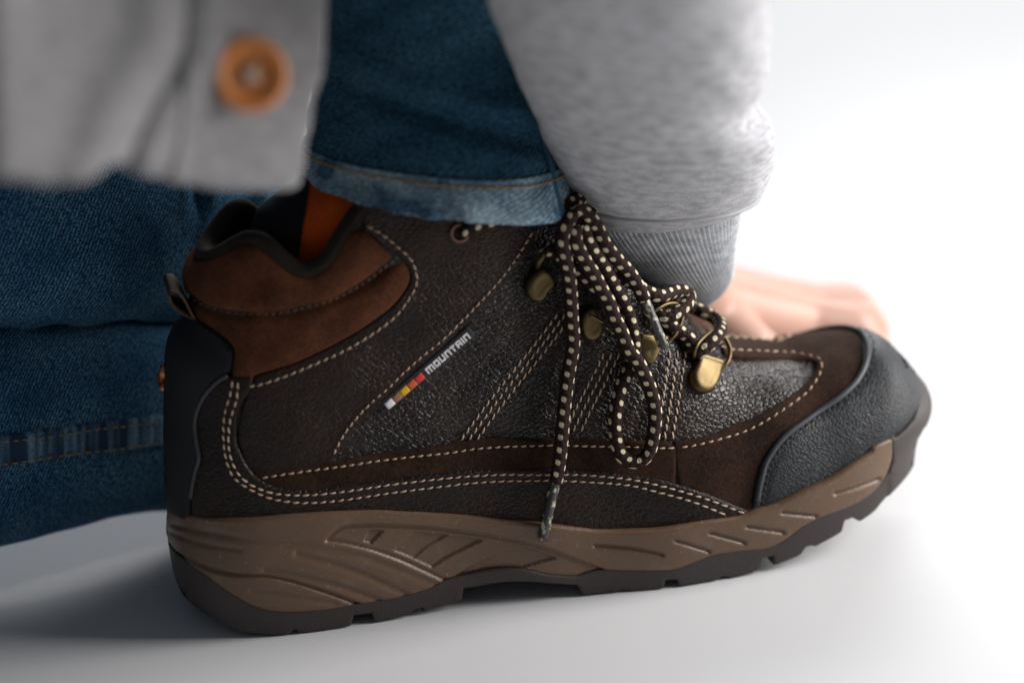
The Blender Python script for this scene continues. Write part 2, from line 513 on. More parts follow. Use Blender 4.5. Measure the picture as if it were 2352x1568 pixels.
def midsole_mat():
    k = NT('taupe_midsole'); v = k.co(); f = k.noise(v, 1500, 3, 0.65); b = k.noise(v, 40, 3); g = k.noise(k.co('Object', (1, 1, 2.5)), 420, 4, 0.7)
    c = k.mix(b, (0.110, 0.060, 0.032), (0.150, 0.086, 0.048))
    sp = k.math('MULTIPLY', k.ramp(k.noise(v, 1100, 1, 0.4), (0.72, (0,)), (0.77, (1,))), 0.5)
    dust = k.math('MULTIPLY', k.ramp(k.noise(v, 90, 5, 0.7), (0.55, (0,)), (0.75, (1,))), 0.12)
    c = k.mix(k.math('MAXIMUM', sp, dust), c, (0.42, 0.36, 0.30))
    gr = k.ramp(k.noise(v, 30, 3, 0.6), (0.35, (0.25,)), (0.65, (1,)))
    k.set(Base__Color=c, Roughness=k.math('ADD', k.math('MULTIPLY', f, 0.22), 0.24),
          Normal=k.bump(k.math('MULTIPLY', gr, k.math('ADD', k.math('MULTIPLY', f, 0.35), k.math('MULTIPLY', g, 0.65))), 0.75, 0.0005))
    return k.m
M['midsole'] = midsole_mat()

def lace_mat():
    k = NT('flecked_lace'); c = k.t.nodes.new('ShaderNodeTexCoord'); s = k.t.nodes.new('ShaderNodeSeparateXYZ')
    k.t.links.new(c.outputs['UV'], s.inputs[0])
    u = k.math('MULTIPLY', s.outputs[0], 1 / 0.0048); v = k.math('MULTIPLY', s.outputs[1], 4.0)
    col = k.math('FLOOR', v); odd = k.math('MODULO', col, 2.0)
    fu = k.math('SUBTRACT', k.math('FRACT', k.math('ADD', u, k.math('MULTIPLY', odd, 0.5))), 0.5)
    fv = k.math('SUBTRACT', k.math('FRACT', v), 0.5)
    # skewed fleck: a small leaning lozenge
    fu2 = k.math('ADD', fu, k.math('MULTIPLY', fv, 0.22))
    d = k.math('ADD', k.math('POWER', k.math('ABSOLUTE', k.math('MULTIPLY', fu2, 4.3)), 2.6), k.math('POWER', k.math('ABSOLUTE', k.math('MULTIPLY', fv, 4.0)), 2.6))
    fl = k.ramp(d, (0.75, (1,)), (1.1, (0,)))
    ob = k.co(); nz = k.noise(ob, 1800, 2)
    fl = k.math('MULTIPLY', fl, k.ramp(k.noise(ob, 260, 1), (0.25, (0.6,)), (0.4, (1,))))
    # braid: crossed diagonal strands
    b1 = k.math('SINE', k.math('MULTIPLY', k.math('ADD', u, k.math('MULTIPLY', v, 0.5)), 12.566))
    b2 = k.math('SINE', k.math('MULTIPLY', k.math('SUBTRACT', u, k.math('MULTIPLY', v, 0.5)), 12.566))
    h = k.math('ADD', k.math('MULTIPLY', k.math('MAXIMUM', b1, b2), 0.5), k.math('MULTIPLY', nz, 0.5))
    cc = k.mix(fl, k.mix(nz, (0.013, 0.0055, 0.005), (0.032, 0.014, 0.012)), (0.62, 0.55, 0.38))
    k.b.inputs['Specular IOR Level'].default_value = 0.2
    k.set(Base__Color=cc, Roughness=0.85, Normal=k.bump(h, 0.5, 0.0005))
    return k.m
M['lace'] = lace_mat()
def aglet_mat():
    k = NT('clear_lace_tip'); k.set(Base__Color=(0.045, 0.04, 0.04, 1), Roughness=0.12)
    v = k.co(); f = k.noise(v, 330, 2); c = k.mix(k.ramp(f, (0.55, (0,)), (0.62, (1,))), (0.03, 0.025, 0.025), (0.42, 0.40, 0.30))
    k.set(Base__Color=c, Coat__Weight=0.4, Coat__Roughness=0.25, Roughness=0.3); return k.m
M['aglet'] = aglet_mat()

def denim(name, dark, mid, light, fade_scale=9.0, fade=0.5, haze=0.10):
    k = NT(name); uv = k.co('UV')
    tw = k.co('UV', (1, 1, 1), (0, 0, math.radians(24)))
    def st(v, sx, sy, det):
        m = k.t.nodes.new('ShaderNodeMapping'); m.inputs['Scale'].default_value = (sx, sy, 1); k.t.links.new(v, m.inputs[0])
        return k.noise(m.outputs[0], 1.0, det, 0.6)
    dash = st(tw, 480, 1150, 1); yarn = st(uv, 160, 900, 3); yarn2 = st(uv, 900, 120, 2); big = st(uv, fade_scale * 3, fade_scale * 2, 4); fold = st(uv, 26, 40, 3)
    sx = k.t.nodes.new('ShaderNodeSeparateXYZ'); k.t.links.new(k.warp(tw, 60, 0.002), sx.inputs[0])
    rows_ = k.math('MULTIPLY', k.math('SINE', k.math('MULTIPLY', sx.outputs[1], 6.2832 / 0.00125)), 0.5)
    grain = st(uv, 1500, 1100, 2)
    dash = k.math('ADD', k.math('MULTIPLY', k.math('ADD', k.math('MULTIPLY', dash, 0.35), k.math('MULTIPLY', grain, 0.65)), 1.0), k.math('MULTIPLY', rows_, 0.13))
    a = k.math('ADD', k.math('MULTIPLY', dash, 0.62), k.math('ADD', k.math('MULTIPLY', yarn, 0.2), k.math('MULTIPLY', yarn2, 0.18)))
    c = k.mix(k.ramp(a, (0.42, (0,)), (0.50, (0.45,)), (0.58, (1,))), dark, mid)
    spk = k.ramp(dash, (0.505, (0,)), (0.60, (1,)))
    lf = k.math('MULTIPLY', k.ramp(k.math('ADD', k.math('MULTIPLY', big, 0.6), k.math('MULTIPLY', fold, 0.4)), (0.41, (0.08,)), (0.58, (1,))), fade)
    c = k.mix(k.math('MULTIPLY', spk, k.math('ADD', lf, 0.15)), c, light)
    c = k.mix(k.math('MULTIPLY', lf, haze), c, light)
    k.set(Base__Color=c, Roughness=0.92, Normal=k.bump(a, 0.6, 0.0006))
    k.b.inputs['Specular IOR Level'].default_value = 0.15
    return k.m
M['denim'] = denim('blue_denim', (0.003, 0.018, 0.046), (0.017, 0.088, 0.185), (0.20, 0.42, 0.56), 9, 0.5)
M['denim_light'] = denim('faded_denim', (0.006, 0.028, 0.066), (0.035, 0.115, 0.205), (0.46, 0.60, 0.66), 26, 1.0, 0.36)
M['denim_dark'] = denim('dark_denim', (0.003, 0.014, 0.030), (0.014, 0.066, 0.122), (0.11, 0.25, 0.33), 7, 0.45)
M['jean_thread'] = plain('golden_thread', (0.34, 0.20, 0.055), 0.7, 0, 1500, 0.3)

def knit(name, c1, c2, rib=False):
    k = NT(name); uv = k.co('UV')
    def st(sx, sy, det, v=uv):
        m = k.t.nodes.new('ShaderNodeMapping'); m.inputs['Scale'].default_value = (sx, sy, 1); k.t.links.new(v, m.inputs[0])
        return k.noise(m.outputs[0], 1.0, det, 0.6)
    heather = st(170, 270, 3); fine = st(1600, 900, 2); fib = k.noise(k.co(), 900, 3, 0.7)
    a = k.math('ADD', k.math('MULTIPLY', heather, 0.6), k.math('MULTIPLY', fine, 0.4))
    c = k.mix(k.ramp(a, (0.41, (0,)), (0.58, (1,))), c1, c2)
    k.set(Base__Color=c, Roughness=0.95, Normal=k.bump(k.math('ADD', fine, fib), 0.5, 0.0006))
    k.b.inputs['Specular IOR Level'].default_value = 0.1
    k.b.inputs['Sheen Weight'].default_value = 0.3; k.b.inputs['Sheen Roughness'].default_value = 0.6
    return k.m
M['knit'] = knit('heather_grey_jersey', (0.31, 0.305, 0.325), (0.55, 0.545, 0.57))
M['cuff'] = knit('ribbed_grey_knit', (0.44, 0.445, 0.47), (0.72, 0.73, 0.76))
M['jacket'] = knit('grey_sweatshirt', (0.185, 0.178, 0.182), (0.26, 0.252, 0.256))
M['sock'] = suede('orange_sock', (0.42, 0.055, 0.008), (0.60, 0.095, 0.012), 0.4)
M['sock_black'] = suede('black_sock', (0.006, 0.006, 0.008), (0.012, 0.012, 0.016), 0.4)
M['button'] = plain('orange_wood_button', (0.72, 0.25, 0.065), 0.45, 0, 300, 0.1, var=0.25)
M['button_thread'] = plain('cream_thread', (0.55, 0.50, 0.42), 0.8)
def skin_mat():
    k = NT('skin'); v = k.co(); b = k.noise(v, 40, 3); f = k.noise(v, 700, 3)
    c = k.mix(b, (0.47, 0.255, 0.19), (0.57, 0.345, 0.27))
    k.set(Base__Color=c, Roughness=0.5, Subsurface__Weight=0.15, Normal=k.bump(f, 0.15, 0.0005))
    k.b.inputs['Subsurface Radius'].default_value = (0.006, 0.0025, 0.0015); k.b.inputs['Subsurface Scale'].default_value = 0.6
    return k.m
M['skin'] = skin_mat()
def floor_mat():
    k = NT('white_floor'); v = k.co(); b = k.noise(v, 1.5, 3); f = k.noise(v, 500, 3)
    c = k.mix(b, (0.70, 0.695, 0.70), (0.76, 0.755, 0.76))
    k.set(Base__Color=c, Roughness=0.55, Normal=k.bump(f, 0.06, 0.0005)); k.b.inputs['Specular IOR Level'].default_value = 0.3
    return k.m
M['floor'] = floor_mat()

# ------------------------------------------------------------------ floor
def build_floor():
    n = 24; xs = np.linspace(-4, 4, n + 1)
    V = [(x, y + 1.5, 0) for y in xs for x in xs]
    F = [(j * (n + 1) + i, j * (n + 1) + i + 1, (j + 1) * (n + 1) + i + 1, (j + 1) * (n + 1) + i) for j in range(n) for i in range(n)]
    tag(new_obj('floor', mesh('floor', V, F), None, M['floor']), kind='structure')
build_floor()

# ------------------------------------------------------------------ boot: solids
def table(xs, zs, T):
    T = np.asarray(T, float) * 1e-3
    def f(X, Z):
        ix = np.interp(X, np.array(xs) * 1e-3, np.arange(len(xs))); iz = np.interp(Z, np.array(zs) * 1e-3, np.arange(len(zs)))
        a = np.clip(ix.astype(int), 0, len(xs) - 2); b = np.clip(iz.astype(int), 0, len(zs) - 2); u = ix - a; v = iz - b
        u = u * u * (3 - 2 * u); v = v * v * (3 - 2 * v)
        return (T[b, a] * (1 - u) + T[b, a + 1] * u) * (1 - v) + (T[b + 1, a] * (1 - u) + T[b + 1, a + 1] * u) * v
    return f
UP_W = table([0, 60, 120, 170, 220, 260, 310], [20, 60, 100, 140, 180],
             [[35, 36, 37, 42.5, 48.5, 49, 47], [34, 35, 35, 38, 45, 47, 46], [32, 35, 33, 33, 37, 40, 40], [30, 33, 34, 33, 31, 31, 31], [30, 33, 35, 33, 30, 30, 30]])
SO_W = table([0, 50, 110, 160, 205, 250, 310], [0, 15, 30, 60],
             [[38, 37.0, 37.5, 44, 50, 50.5, 49], [39, 38, 38, 44.5, 50.5, 51, 50], [38, 38, 39, 45, 51, 51.5, 50], [38, 38, 39, 45, 51, 51, 50]])
up_pts = [(398, 1260, 16, 0), (390, 1160, 16, 1), (388, 1100, 16, 1), (387, 1000, 16, 1), (387, 900, 16, 1), (390, 820, 15, 1), (400, 772, 15, 1), (422, 740, 15, 1),
          (437, 705, 15, 1), (434, 665, 15, 1), (433, 630, 15, 1), (440, 598, 15, 1), (452, 570, 15, 1), (470, 540, 15, 0), (500, 440, 15, 0), (530, 300, 15, 0),
          (1180, 220, 15, 0), (1250, 380, 15, 0), (1330, 480, 15, 0), (1405, 560, 15, 1), (1480, 634, 15, 1), (1560, 705, 16, 1), (1640, 762, 17, 1), (1700, 772, 18, 1), (1757, 776, 18, 1),
          (1801, 774, 18, 1), (1840, 766, 18, 1), (1880, 760, 18, 1), (1932, 755, 18, 1), (1970, 758, 18, 1), (2005, 768, 19, 1), (2035, 790, 20, 1), (2062, 816, 20, 1), (2085, 842, 21, 1),
          (2101, 872, 22, 1), (2110, 910, 22, 1), (2112, 950, 22, 1), (2104, 1000, 22, 1), (2090, 1060, 22, 0), (2070, 1300, 22, 0), (1500, 1700, 22, 0), (600, 1750, 20, 0), (420, 1500, 16, 0)]
UP = Solid(up_pts, UP_W, 3.5, 7, grow=3)
so_pts = [(470, 1500, 15, 0), (432, 1375, 15, 0), (403, 1335, 15, 1), (394, 1310, 15, 1), (388, 1272, 15, 1), (383, 1235, 15, 1), (381, 1195, 15, 1), (382, 1168, 15, 1), (393, 1120, 15, 0), (395, 900, 15, 0),
          (1200, 600, 20, 0), (2040, 740, 22, 0), (2085, 829, 22, 1), (2108, 858, 22, 1), (2122, 882, 22, 1), (2131, 911, 22, 1), (2134, 940, 22, 1), (2128, 970, 22, 1), (2116, 1008, 22, 1), (2099, 1060, 22, 1),
          (2080, 1100, 22, 0), (2040, 1190, 22, 0), (1900, 1700, 22, 0), (700, 1800, 18, 0)]
SO = Solid(so_pts, SO_W, 3.0, 6, grow=3)

BOOT = empty('hiking_boot', tuple(ORG), PSI)
tag(BOOT, 'dark brown leather hiking boot with black toe cap, standing on the white floor', 'boot')

# ------------------------------------------------------------------ boot: sole
sole_top = cC((190, 90), (210, 110), (240, 160), (280, 200), (330, 210), (400, 225), (500, 237), (700, 240), (900, 230), (1100, 210), (1400, 190), (1750, 178), (2000, 190)) + \
           cD((0, 293), (300, 315), (600, 360), (900, 385), (1200, 415), (1400, 435), (1700, 435), (1900, 420), (2200, 360)) + \
           cE((700, 520), (840, 470), (1000, 420), (1200, 320), (1400, 230), (1600, 100), (1720, 20)) + cH((1760, 1540), (1860, 1490), (1920, 1460))
split_line = cC((145, 430), (200, 510), (300, 590), (440, 690), (560, 780), (700, 870), (820, 930), (950, 965), (1150, 975), (1400, 955), (1600, 920), (1800, 890), (2000, 850), (2200, 790)) + \
             cD((150, 835), (330, 790), (500, 755), (650, 745), (800, 755), (950, 790), (1100, 803), (1200, 800), (1280, 770), (1400, 745), (1600, 750), (1800, 750)) + \
             cE((200, 935), (350, 880), (500, 825), (700, 795), (900, 775), (1050, 710), (1200, 600), (1350, 525), (1550, 450), (1700, 370), (1780, 300), (1850, 200), (1890, 100), (1905, 30))
bottom = cE((1840, 385), (1760, 480), (1650, 560, 1), (1590, 530, 1), (1530, 552, 1), (1515, 600), (1490, 650), (1300, 755, 1), (1260, 750), (1220, 765), (1180, 820), (1080, 865), (975, 905, 1), (970, 828, 1), (885, 850, 1), (870, 915),
            (840, 945), (640, 1010, 1), (600, 992), (545, 1000), (490, 1045), (235, 1090, 1), (213, 1015, 1), (122, 1020, 1), (108, 1097, 1), (0, 1120)) + \
         cD((1620, 930, 1), (1600, 900, 1), (1515, 903, 1), (1498, 930, 1), (1300, 945), (1240, 935), (1210, 890), (1195, 862, 1), (1000, 850), (800, 835), (600, 840), (450, 865), (300, 888, 1), (300, 920), (290, 950), (270, 985), (0, 1065)) + \
         cC((2150, 965, 1), (2135, 943, 1), (2075, 955, 1), (2040, 990, 1), (1900, 1030), (1760, 1055, 1), (1740, 985, 1), (1600, 1000, 1), (1585, 1050), (1560, 1085), (1350, 1125), (1165, 1140, 1), (1150, 1113, 1), (1128, 1115, 1), (1115, 1142, 1),
            (1000, 1152), (850, 1145), (700, 1125), (560, 1062), (450, 1000), (350, 930), (250, 840), (200, 760), (170, 680), (155, 600))

mid_poly = [(372, 1140, 1)] + [sole_top[0] + (1,)] + sole_top[1:-1] + [sole_top[-1] + (1,), (2053, 1020, 1)] + split_line[::-1][:-1] + [split_line[0] + (1,), (350, 1232, 1)]
out_poly = [(350, 1225, 1), (387, 1240, 1)] + [(p[0], p[1] - 4) for p in split_line[1:-1]] + [(2047, 1040, 1), (2046, 1006, 1)] + cH((1930, 1465, 1), (2000, 1400), (2060, 1320), (2090, 1230), (2105, 1150), (2100, 1080), (2085, 1000), (2060, 930), (2020, 868, 1)) + \
           [(2098, 846, 1), (2150, 868), (2188, 900), (2195, 945), (2165, 990), (2128, 1030, 1), (2100, 1066), (2072, 1104)] + bottom[:-1] + [(bottom[-1][0], bottom[-1][1], 1), (350, 1290, 1)]

leaf_top = line(cC((1385, 415), (1450, 345), (1530, 305), (1750, 295), (2000, 300)) + cD((-200, 400), (0, 410), (300, 445), (600, 490), (900, 560), (1200, 670), (1400, 745)))
leaf_low = line(cC((1385, 415), (1550, 440), (1750, 490), (1950, 560), (2150, 650), (2330, 735)))
leaf_poly = np.vstack([leaf_top, [(1351, 1330), (1200, 1345), (1100, 1345), (1028, 1340)], leaf_low[::-1]])
ribs = [cC((1730, 340), (1690, 400), (1650, 450)), cC((1840, 335), (1740, 440), (1720, 480)), cC((2100, 335), (1980, 430), (1890, 510)), cC((2362, 385), (2200, 470), (2070, 580)), cD((200, 470), (0, 590), (-130, 720)),
        cD((460, 510), (200, 640), (40, 745), (0, 790)), cD((780, 560), (500, 660), (300, 760), (190, 840)), cD((1080, 645), (900, 690), (720, 750), (640, 800))]
ribs = [line(r, 3) for r in ribs]
grooves = [(line(cC((130, 420), (200, 500), (300, 560), (500, 640), (700, 680), (900, 690), (1100, 730), (1300, 790), (1500, 860), (1640, 915))), 5, 0.9),
           (line(cC((900, 640), (1200, 700), (1450, 760), (1800, 880))), 9, 0.45), (line(cC((1150, 520), (1450, 600), (1700, 690), (2000, 830))), 10, 0.45),
           (line(cC((200, 290), (500, 350), (900, 420), (1300, 470), (1600, 520), (1900, 620), (2250, 760))), 11, 0.35),
           (line(cC((800, 800), (1100, 850), (1450, 900))), 8, 0.3), (line(cC((150, 340), (400, 430), (700, 480))), 8, 0.3)]
dashes = [cD((1330, 550), (1600, 570), (1860, 620)), cE((200, 710), (460, 790)), cE((470, 650), (735, 720)), cE((760, 600), (1040, 640)), cE((1040, 490), (1300, 515)), cE((1450, 340), (1620, 290), (1790, 225))]
dashes = [line(d, 3) for d in dashes]
def side_sign(Q, L):
    """+1 on one side of an open line, -1 on the other"""
    i = ((Q[:, None, :] - L[None]) ** 2).sum(2).argmin(1); i = np.clip(i, 0, len(L) - 2)
    d = L[i + 1] - L[i]; r = Q - L[i]
    return np.sign(d[:, 0] * r[:, 1] - d[:, 1] * r[:, 0])
def mid_h(Q, d):
    h = np.zeros(len(Q))
    for L, w, dep in grooves: h -= 1.5 * dep * 1e-3 * np.exp(-(seg_dist(Q, L, False) / (w * 0.75)) ** 2)
    for L in dashes: h -= 1.3e-3 * np.exp(-(seg_dist(Q, L, False) / 4.0) ** 2)
    ins = inside(Q, leaf_poly); dl = seg_dist(Q, leaf_poly)
    top = np.minimum(seg_dist(Q, leaf_top, False), seg_dist(Q, leaf_low, False))
    sd = np.where(ins, 1, -1) * top
    h -= 1.4e-3 * np.exp(-(top / 3.4) ** 2)
    h -= np.where(ins, 1.0e-3 * np.clip(dl / 5, 0, 1), 0)
    par = np.zeros(len(Q))
    for L in ribs:
        o = L[np.argsort(L[:, 1])]; k0 = (o[0, 0] - o[4, 0]) / min(o[0, 1] - o[4, 1], -0.5); k1 = (o[-1, 0] - o[-5, 0]) / max(o[-1, 1] - o[-5, 1], 0.5)
        xl = np.interp(Q[:, 1], o[:, 1], o[:, 0]) + np.minimum(Q[:, 1] - o[0, 1], 0) * k0 + np.maximum(Q[:, 1] - o[-1, 1], 0) * k1
        par += Q[:, 0] > xl
    rid = (par.astype(int) % 2)
    inner = np.clip((top - 11) / 4, 0, 1) * ins
    h -= inner * np.where(rid == 1, 1.1e-3, 0.1e-3)
    return h
midsole = panel('midsole', mid_poly, SO, M['midsole'], BOOT, 0.0006, 0.0, 7, 3.6, mid_h, mirror=True, fill=True)
tag(midsole, 'taupe rubber midsole with moulded grooves')
def out_h(Q, d):
    return np.where(Q[:, 0] > 2040, 0.0006, 0)
outsole = panel('outsole', out_poly, SO, M['outsole'], BOOT, 0.0003, 0.0, 4, 8, out_h, mirror=True, fill=True, floor=True)
tag(outsole, 'dark grey rubber outsole with notched tread')

# ------------------------------------------------------------------ boot: upper
collar_top = cA((360, 600), (440, 640), (560, 600), (680, 540), (760, 512), (850, 530), (920, 580), (1000, 650), (1080, 715), (1150, 752), (1230, 768), (1300, 745), (1400, 680), (1480, 560), (1560, 420), (1640, 310), (1720, 200))
over_top = cB((800, 100), (740, 200), (700, 300), (690, 400), (690, 520), (720, 600), (760, 680), (800, 740), (870, 800), (960, 850), (1100, 880), (1250, 885), (1400, 865), (1600, 835), (1900, 795)) + \
           cG((0, 935), (300, 918), (700, 915), (1000, 925), (1300, 950), (1600, 990), (1800, 1045), (2000, 1110), (2200, 1190))
pipe_heel = cB((610, 0), (540, 40), (460, 120), (400, 230), (370, 350), (375, 450), (390, 560), (400, 640), (385, 700), (360, 800), (340, 950), (340, 1100))
pipe_toe = cH((1500, 600), (1600, 650), (1660, 720), (1680, 800), (1665, 900), (1620, 1000), (1550, 1090), (1430, 1190), (1270, 1290), (1150, 1370), (1050, 1440), (960, 1530)) + cE((880, 80), (850, 160), (820, 280), (800, 400), (780, 480))
under = [(p[0], p[1] + 26) for p in sole_top]          # the upper runs on down inside the sole

# whole upper (vamp leather), open at the collar
upper_poly = [(350, 1180, 1), (350, 800), (385, 735), (400, 660), (405, 600, 1)] + [(p[0], p[1]) + ((1,) if i == 0 else ()) for i, p in enumerate(collar_top[:-1])] + [(849, 462, 1), (900, 430), (1240, 430, 1)] + \
             [(1340, 440), (1420, 520), (1520, 600), (1600, 680), (1680, 720), (1780, 725), (1900, 700), (2000, 700), (2080, 760), (2130, 840), (2165, 950), (2150, 1060, 1)] + [(p[0], p[1]) for p in under[::-1][:-3]] + [(395, 1195)]
tongue_line = line(cF((640, 440), (700, 640), (860, 900), (1100, 1030), (1300, 1230)) + cK((700, 800), (1200, 880), (1400, 900)))
lines3 = [cF((850, 1080), (620, 1380)) + cG((330, 370), (80, 710)), cG((1210, 20), (1100, 240), (1000, 430), (900, 640)), cG((1725, 0), (1690, 250), (1660, 450), (1620, 700))]
def shift(L, dx): return [(p[0] + dx, p[1]) for p in L]
creases = [(line(cF((1090, 1300), (900, 1500), (800, 1700))), 12, 0.7), (line(cF((760, 960), (560, 1200), (330, 1450), (60, 1700))), 14, 0.6), (line(cG((1060, 120), (900, 400), (780, 640))), 12, 0.5), (line(cG((1640, 50), (1540, 400), (1440, 660))), 12, 0.5)]
def vamp_h(Q, d):
    h = np.zeros(len(Q))
    for L3 in lines3:
        for k in (0, 18, 36): h -= 0.35e-3 * np.exp(-(seg_dist(Q, line(shift(L3, k)), False) / 5) ** 2)
    for L, w, dep in creases: h -= dep * 1e-3 * np.exp(-(seg_dist(Q, L, False) / w) ** 2)
    h += 0.5e-3 * np.sin(Q[:, 0] * 0.021 + Q[:, 1] * 0.013) * np.sin(Q[:, 1] * 0.017 - Q[:, 0] * 0.009)
    return h
upper = panel('upper', upper_poly, UP, M['vamp'], BOOT, 0.0, 0.0, 6, 7.5, vamp_h, sink=0.0)
tag(upper, 'glossy pebbled dark brown leather upper')

# padded suede collar
collar_edge = cA((668, 1400), (650, 1560)) + [(540, 866), (580, 868)] + cA((840, 1562), (1100, 1484), (1300, 1394), (1500, 1294), (1700, 1174), (1850, 1066), (1950, 966), (2022, 856), (2035, 770), (1995, 690), (1940, 640), (1850, 590), (1780, 520), (1690, 440))
pad_seam = line(cA((330, 960), (400, 1000), (480, 1040), (620, 1075), (800, 1090), (1000, 1085), (1200, 1045), (1400, 990), (1550, 920), (1700, 830), (1830, 730), (1950, 640)))
collar_poly = [(410, 600, 1)] + [(p[0], p[1] + 10) for p in collar_top[1:-2]] + [(838, 528, 1)] + collar_edge[::-1] + cA((650, 1335), (560, 1250), (460, 1180), (330, 1100)) + [(400, 715), (395, 650)]
def collar_h(Q, d):
    b = np.clip(d / 60, 0, 1); p = 2.6e-3 * np.sqrt(1 - (1 - b) ** 2)
    g = seg_dist(Q, pad_seam, False)
    p = p - 2.4e-3 * np.exp(-(g / 9) ** 2) - 1.1e-3 * np.exp(-(g / 26) ** 2)
    return p + 0.35e-3 * np.sin(Q[:, 0] * 0.05 + Q[:, 1] * 0.03) * b
col_o = panel('collar_pad', collar_poly, UP, M['suede'], BOOT, 0.0006, 0.0, 5, 6.5, collar_h)
tag(col_o, 'padded reddish brown suede collar')
M['pad_thread'] = plain('brown_thread', (0.20, 0.11, 0.06), 0.8)
stitches('pad_stitching', [tuple(p) for p in pad_seam[::6]], UP, M['pad_thread'], col_o, h=0.0004, pitch=17, length=11, rad=0.0003)

# rolled binding round the mouth of the boot, and the lining inside
ct = resample(catmull([p[:2] for p in collar_top], 8), 6.0)
bp = UP.at(ct, -0.0022)
keep = bp[:, 1] < -0.0002
bp = bp[keep]
b0 = bp[0].copy(); b0[1] = 0.0
bp = np.vstack([b0 + (bp[0] - b0) * t for t in (0.0, 0.5)] + [bp])
bp = resample(catmull(bp[::2], 4), 0.0015)
bp[0][1] = 0.0
bV, bF, bUV = tube(bp, 0.0036, 12, caps=False)
bmm = mirror_join(bV, bF, cut=True); me = bpy.data.meshes.new('collar_binding'); bmm.to_mesh(me); bmm.free()
tag(new_obj('collar_binding', me, BOOT, M['lining']), 'dark fleece binding along the collar')
lin_poly = [(390, 640, 1)] + [(p[0], p[1]) for p in collar_top[:-1]] + [(849, 462, 1), (1000, 440, 1), (1000, 900), (700, 950), (360, 900, 1)]
lining = panel('lining', lin_poly, UP, M['lining'], BOOT, 0.0, -0.0052, 5, 12, None, sink=0.0)

# quarter (leather between collar and suede strip)
q_right = cB((1455, 650), (1480, 610), (1540, 500), (1650, 370), (1800, 230), (1900, 150)) + [(938, 872), (985, 832), (1045, 776), (1105, 713), (1165, 647), (1207, 590), (1237, 535)]
strip_top = cB((800, 745), (1000, 735), (1200, 700), (1400, 665), (1700, 620), (2000, 575)) + cG((0, 730), (250, 690), (600, 690), (900, 690), (1200, 695), (1600, 710))
q_in = [(582, 868, 1)] + cA((840, 1560), (1100, 1480), (1300, 1390), (1500, 1290), (1700, 1170), (1850, 1060), (1950, 960), (2022, 850), (2035, 770), (1995, 690), (1940, 640), (1850, 590), (1780, 520)) + [cA((1680, 440))[0] + (1,)]
quarter_poly = q_in + [(830, 500, 1), (852, 440, 1), (1245, 440, 1)] + q_right[::-1] + [(780, 1062, 1), (700, 1085), (600, 1100, 1), (570, 1075), (546, 1010), (560, 920)]
quarter = panel('quarter', quarter_poly, UP, M['quarter'], BOOT, 0.0010, 0.0, 6, 8, lambda Q, d: 0.35e-3 * np.sin(Q[:, 0] * 0.03) * np.sin(Q[:, 1] * 0.026 + Q[:, 0] * 0.01))
tag(quarter, 'scuffed dark brown leather side panel')
quarter_edge_st = [(1221, 531), (1192, 578), (1151, 636), (1092, 701), (1055, 739), (1031, 763), (1002, 789), (974, 811), (945, 836), (920, 859), (894, 886), (864, 911), (828, 946), (790, 993), (764, 1043)]
stitches('seam_stitching', quarter_edge_st, UP, M['thread'], quarter, h=0.0012, pitch=18, length=13, rad=0.00036)
collar_st = cA((1690, 390), (1800, 450), (1880, 510), (1960, 580), (2030, 640), (2070, 720), (2090, 800), (2080, 870), (2040, 940), (1950, 1070), (1850, 1160), (1700, 1265), (1500, 1380), (1300, 1470), (1100, 1555)) + \
            cB((1000, 25), (880, 65), (800, 85), (700, 85), (560, 88))
stitches('seam_stitching', collar_st, UP, M['thread'], quarter, h=0.0013, pitch=20, length=15)
for L3 in lines3:
    for k in (0, 18, 36):
        stitches('seam_stitching', shift(L3, k), UP, M['thread'], upper, h=0.0002, pitch=19, length=16, rad=0.00034, tilt=0.3)

# suede strip, front suede, lower overlay
strip_poly = [strip_top[0] + (1,)] + strip_top[1:] + cG((1700, 715), (1755, 740), (1772, 800), (1772, 960)) + [cG((1760, 1060))[0] + (1,)] + [(p[0], p[1] + 16) for p in over_top[::-1][3:16]]
strip = panel('suede_strip', strip_poly, UP, M['dark_suede'], BOOT, 0.0013, 0.0, 6, 8)
strip_st = cB((870, 795), (1000, 775), (1200, 745), (1500, 705), (1800, 660), (2100, 625)) + cG((0, 795), (150, 770), (300, 755), (500, 745), (800, 738), (1100, 745), (1400, 750), (1600, 760), (1760, 760))
stitches('seam_stitching', strip_st, UP, M['thread'], strip, h=0.0014, pitch=20, length=14)
mud_in = cG((1740, 715), (1900, 690), (2100, 640)) + cH((600, 1390), (800, 1310), (950, 1230), (1080, 1150), (1200, 1060), (1270, 980), (1300, 910), (1260, 882), (1100, 872), (900, 868), (700, 855), (570, 825))
mud_poly = [mud_in[0] + (1,)] + mud_in[1:-1] + [mud_in[-1] + (1,)] + cH((545, 745), (470, 650, 1)) + [(1625, 735, 1), (1760, 735), (1850, 720), (1950, 715, 1)] + pipe_toe[:-1] + [(1735, 1150, 1), (1720, 1180, 1)] + [(1640, 1160), (1560, 1130, 1)]
mud = panel('toe_suede', mud_poly, UP, M['dark_suede'], BOOT, 0.0011, 0.0, 6, 8)
tag(mud, 'dark brown suede panel curving round the toe')
mud_st = cG((1800, 755), (1900, 745), (2050, 710), (2200, 670)) + cH((760, 1410), (900, 1340), (1030, 1260), (1150, 1180), (1240, 1110), (1310, 1020), (1345, 940), (1350, 890), (1320, 865), (1250, 840), (1150, 825), (1000, 815), (800, 805), (600, 795))
stitches('seam_stitching', mud_st, UP, M['thread'], mud, h=0.0012, pitch=20, length=14, mirror=True)
stitches('seam_stitching', cH((500, 688), (700, 706), (900, 716), (1050, 706), (1130, 690)), UP, M['thread'], mud, h=0.0012, pitch=20, length=14)
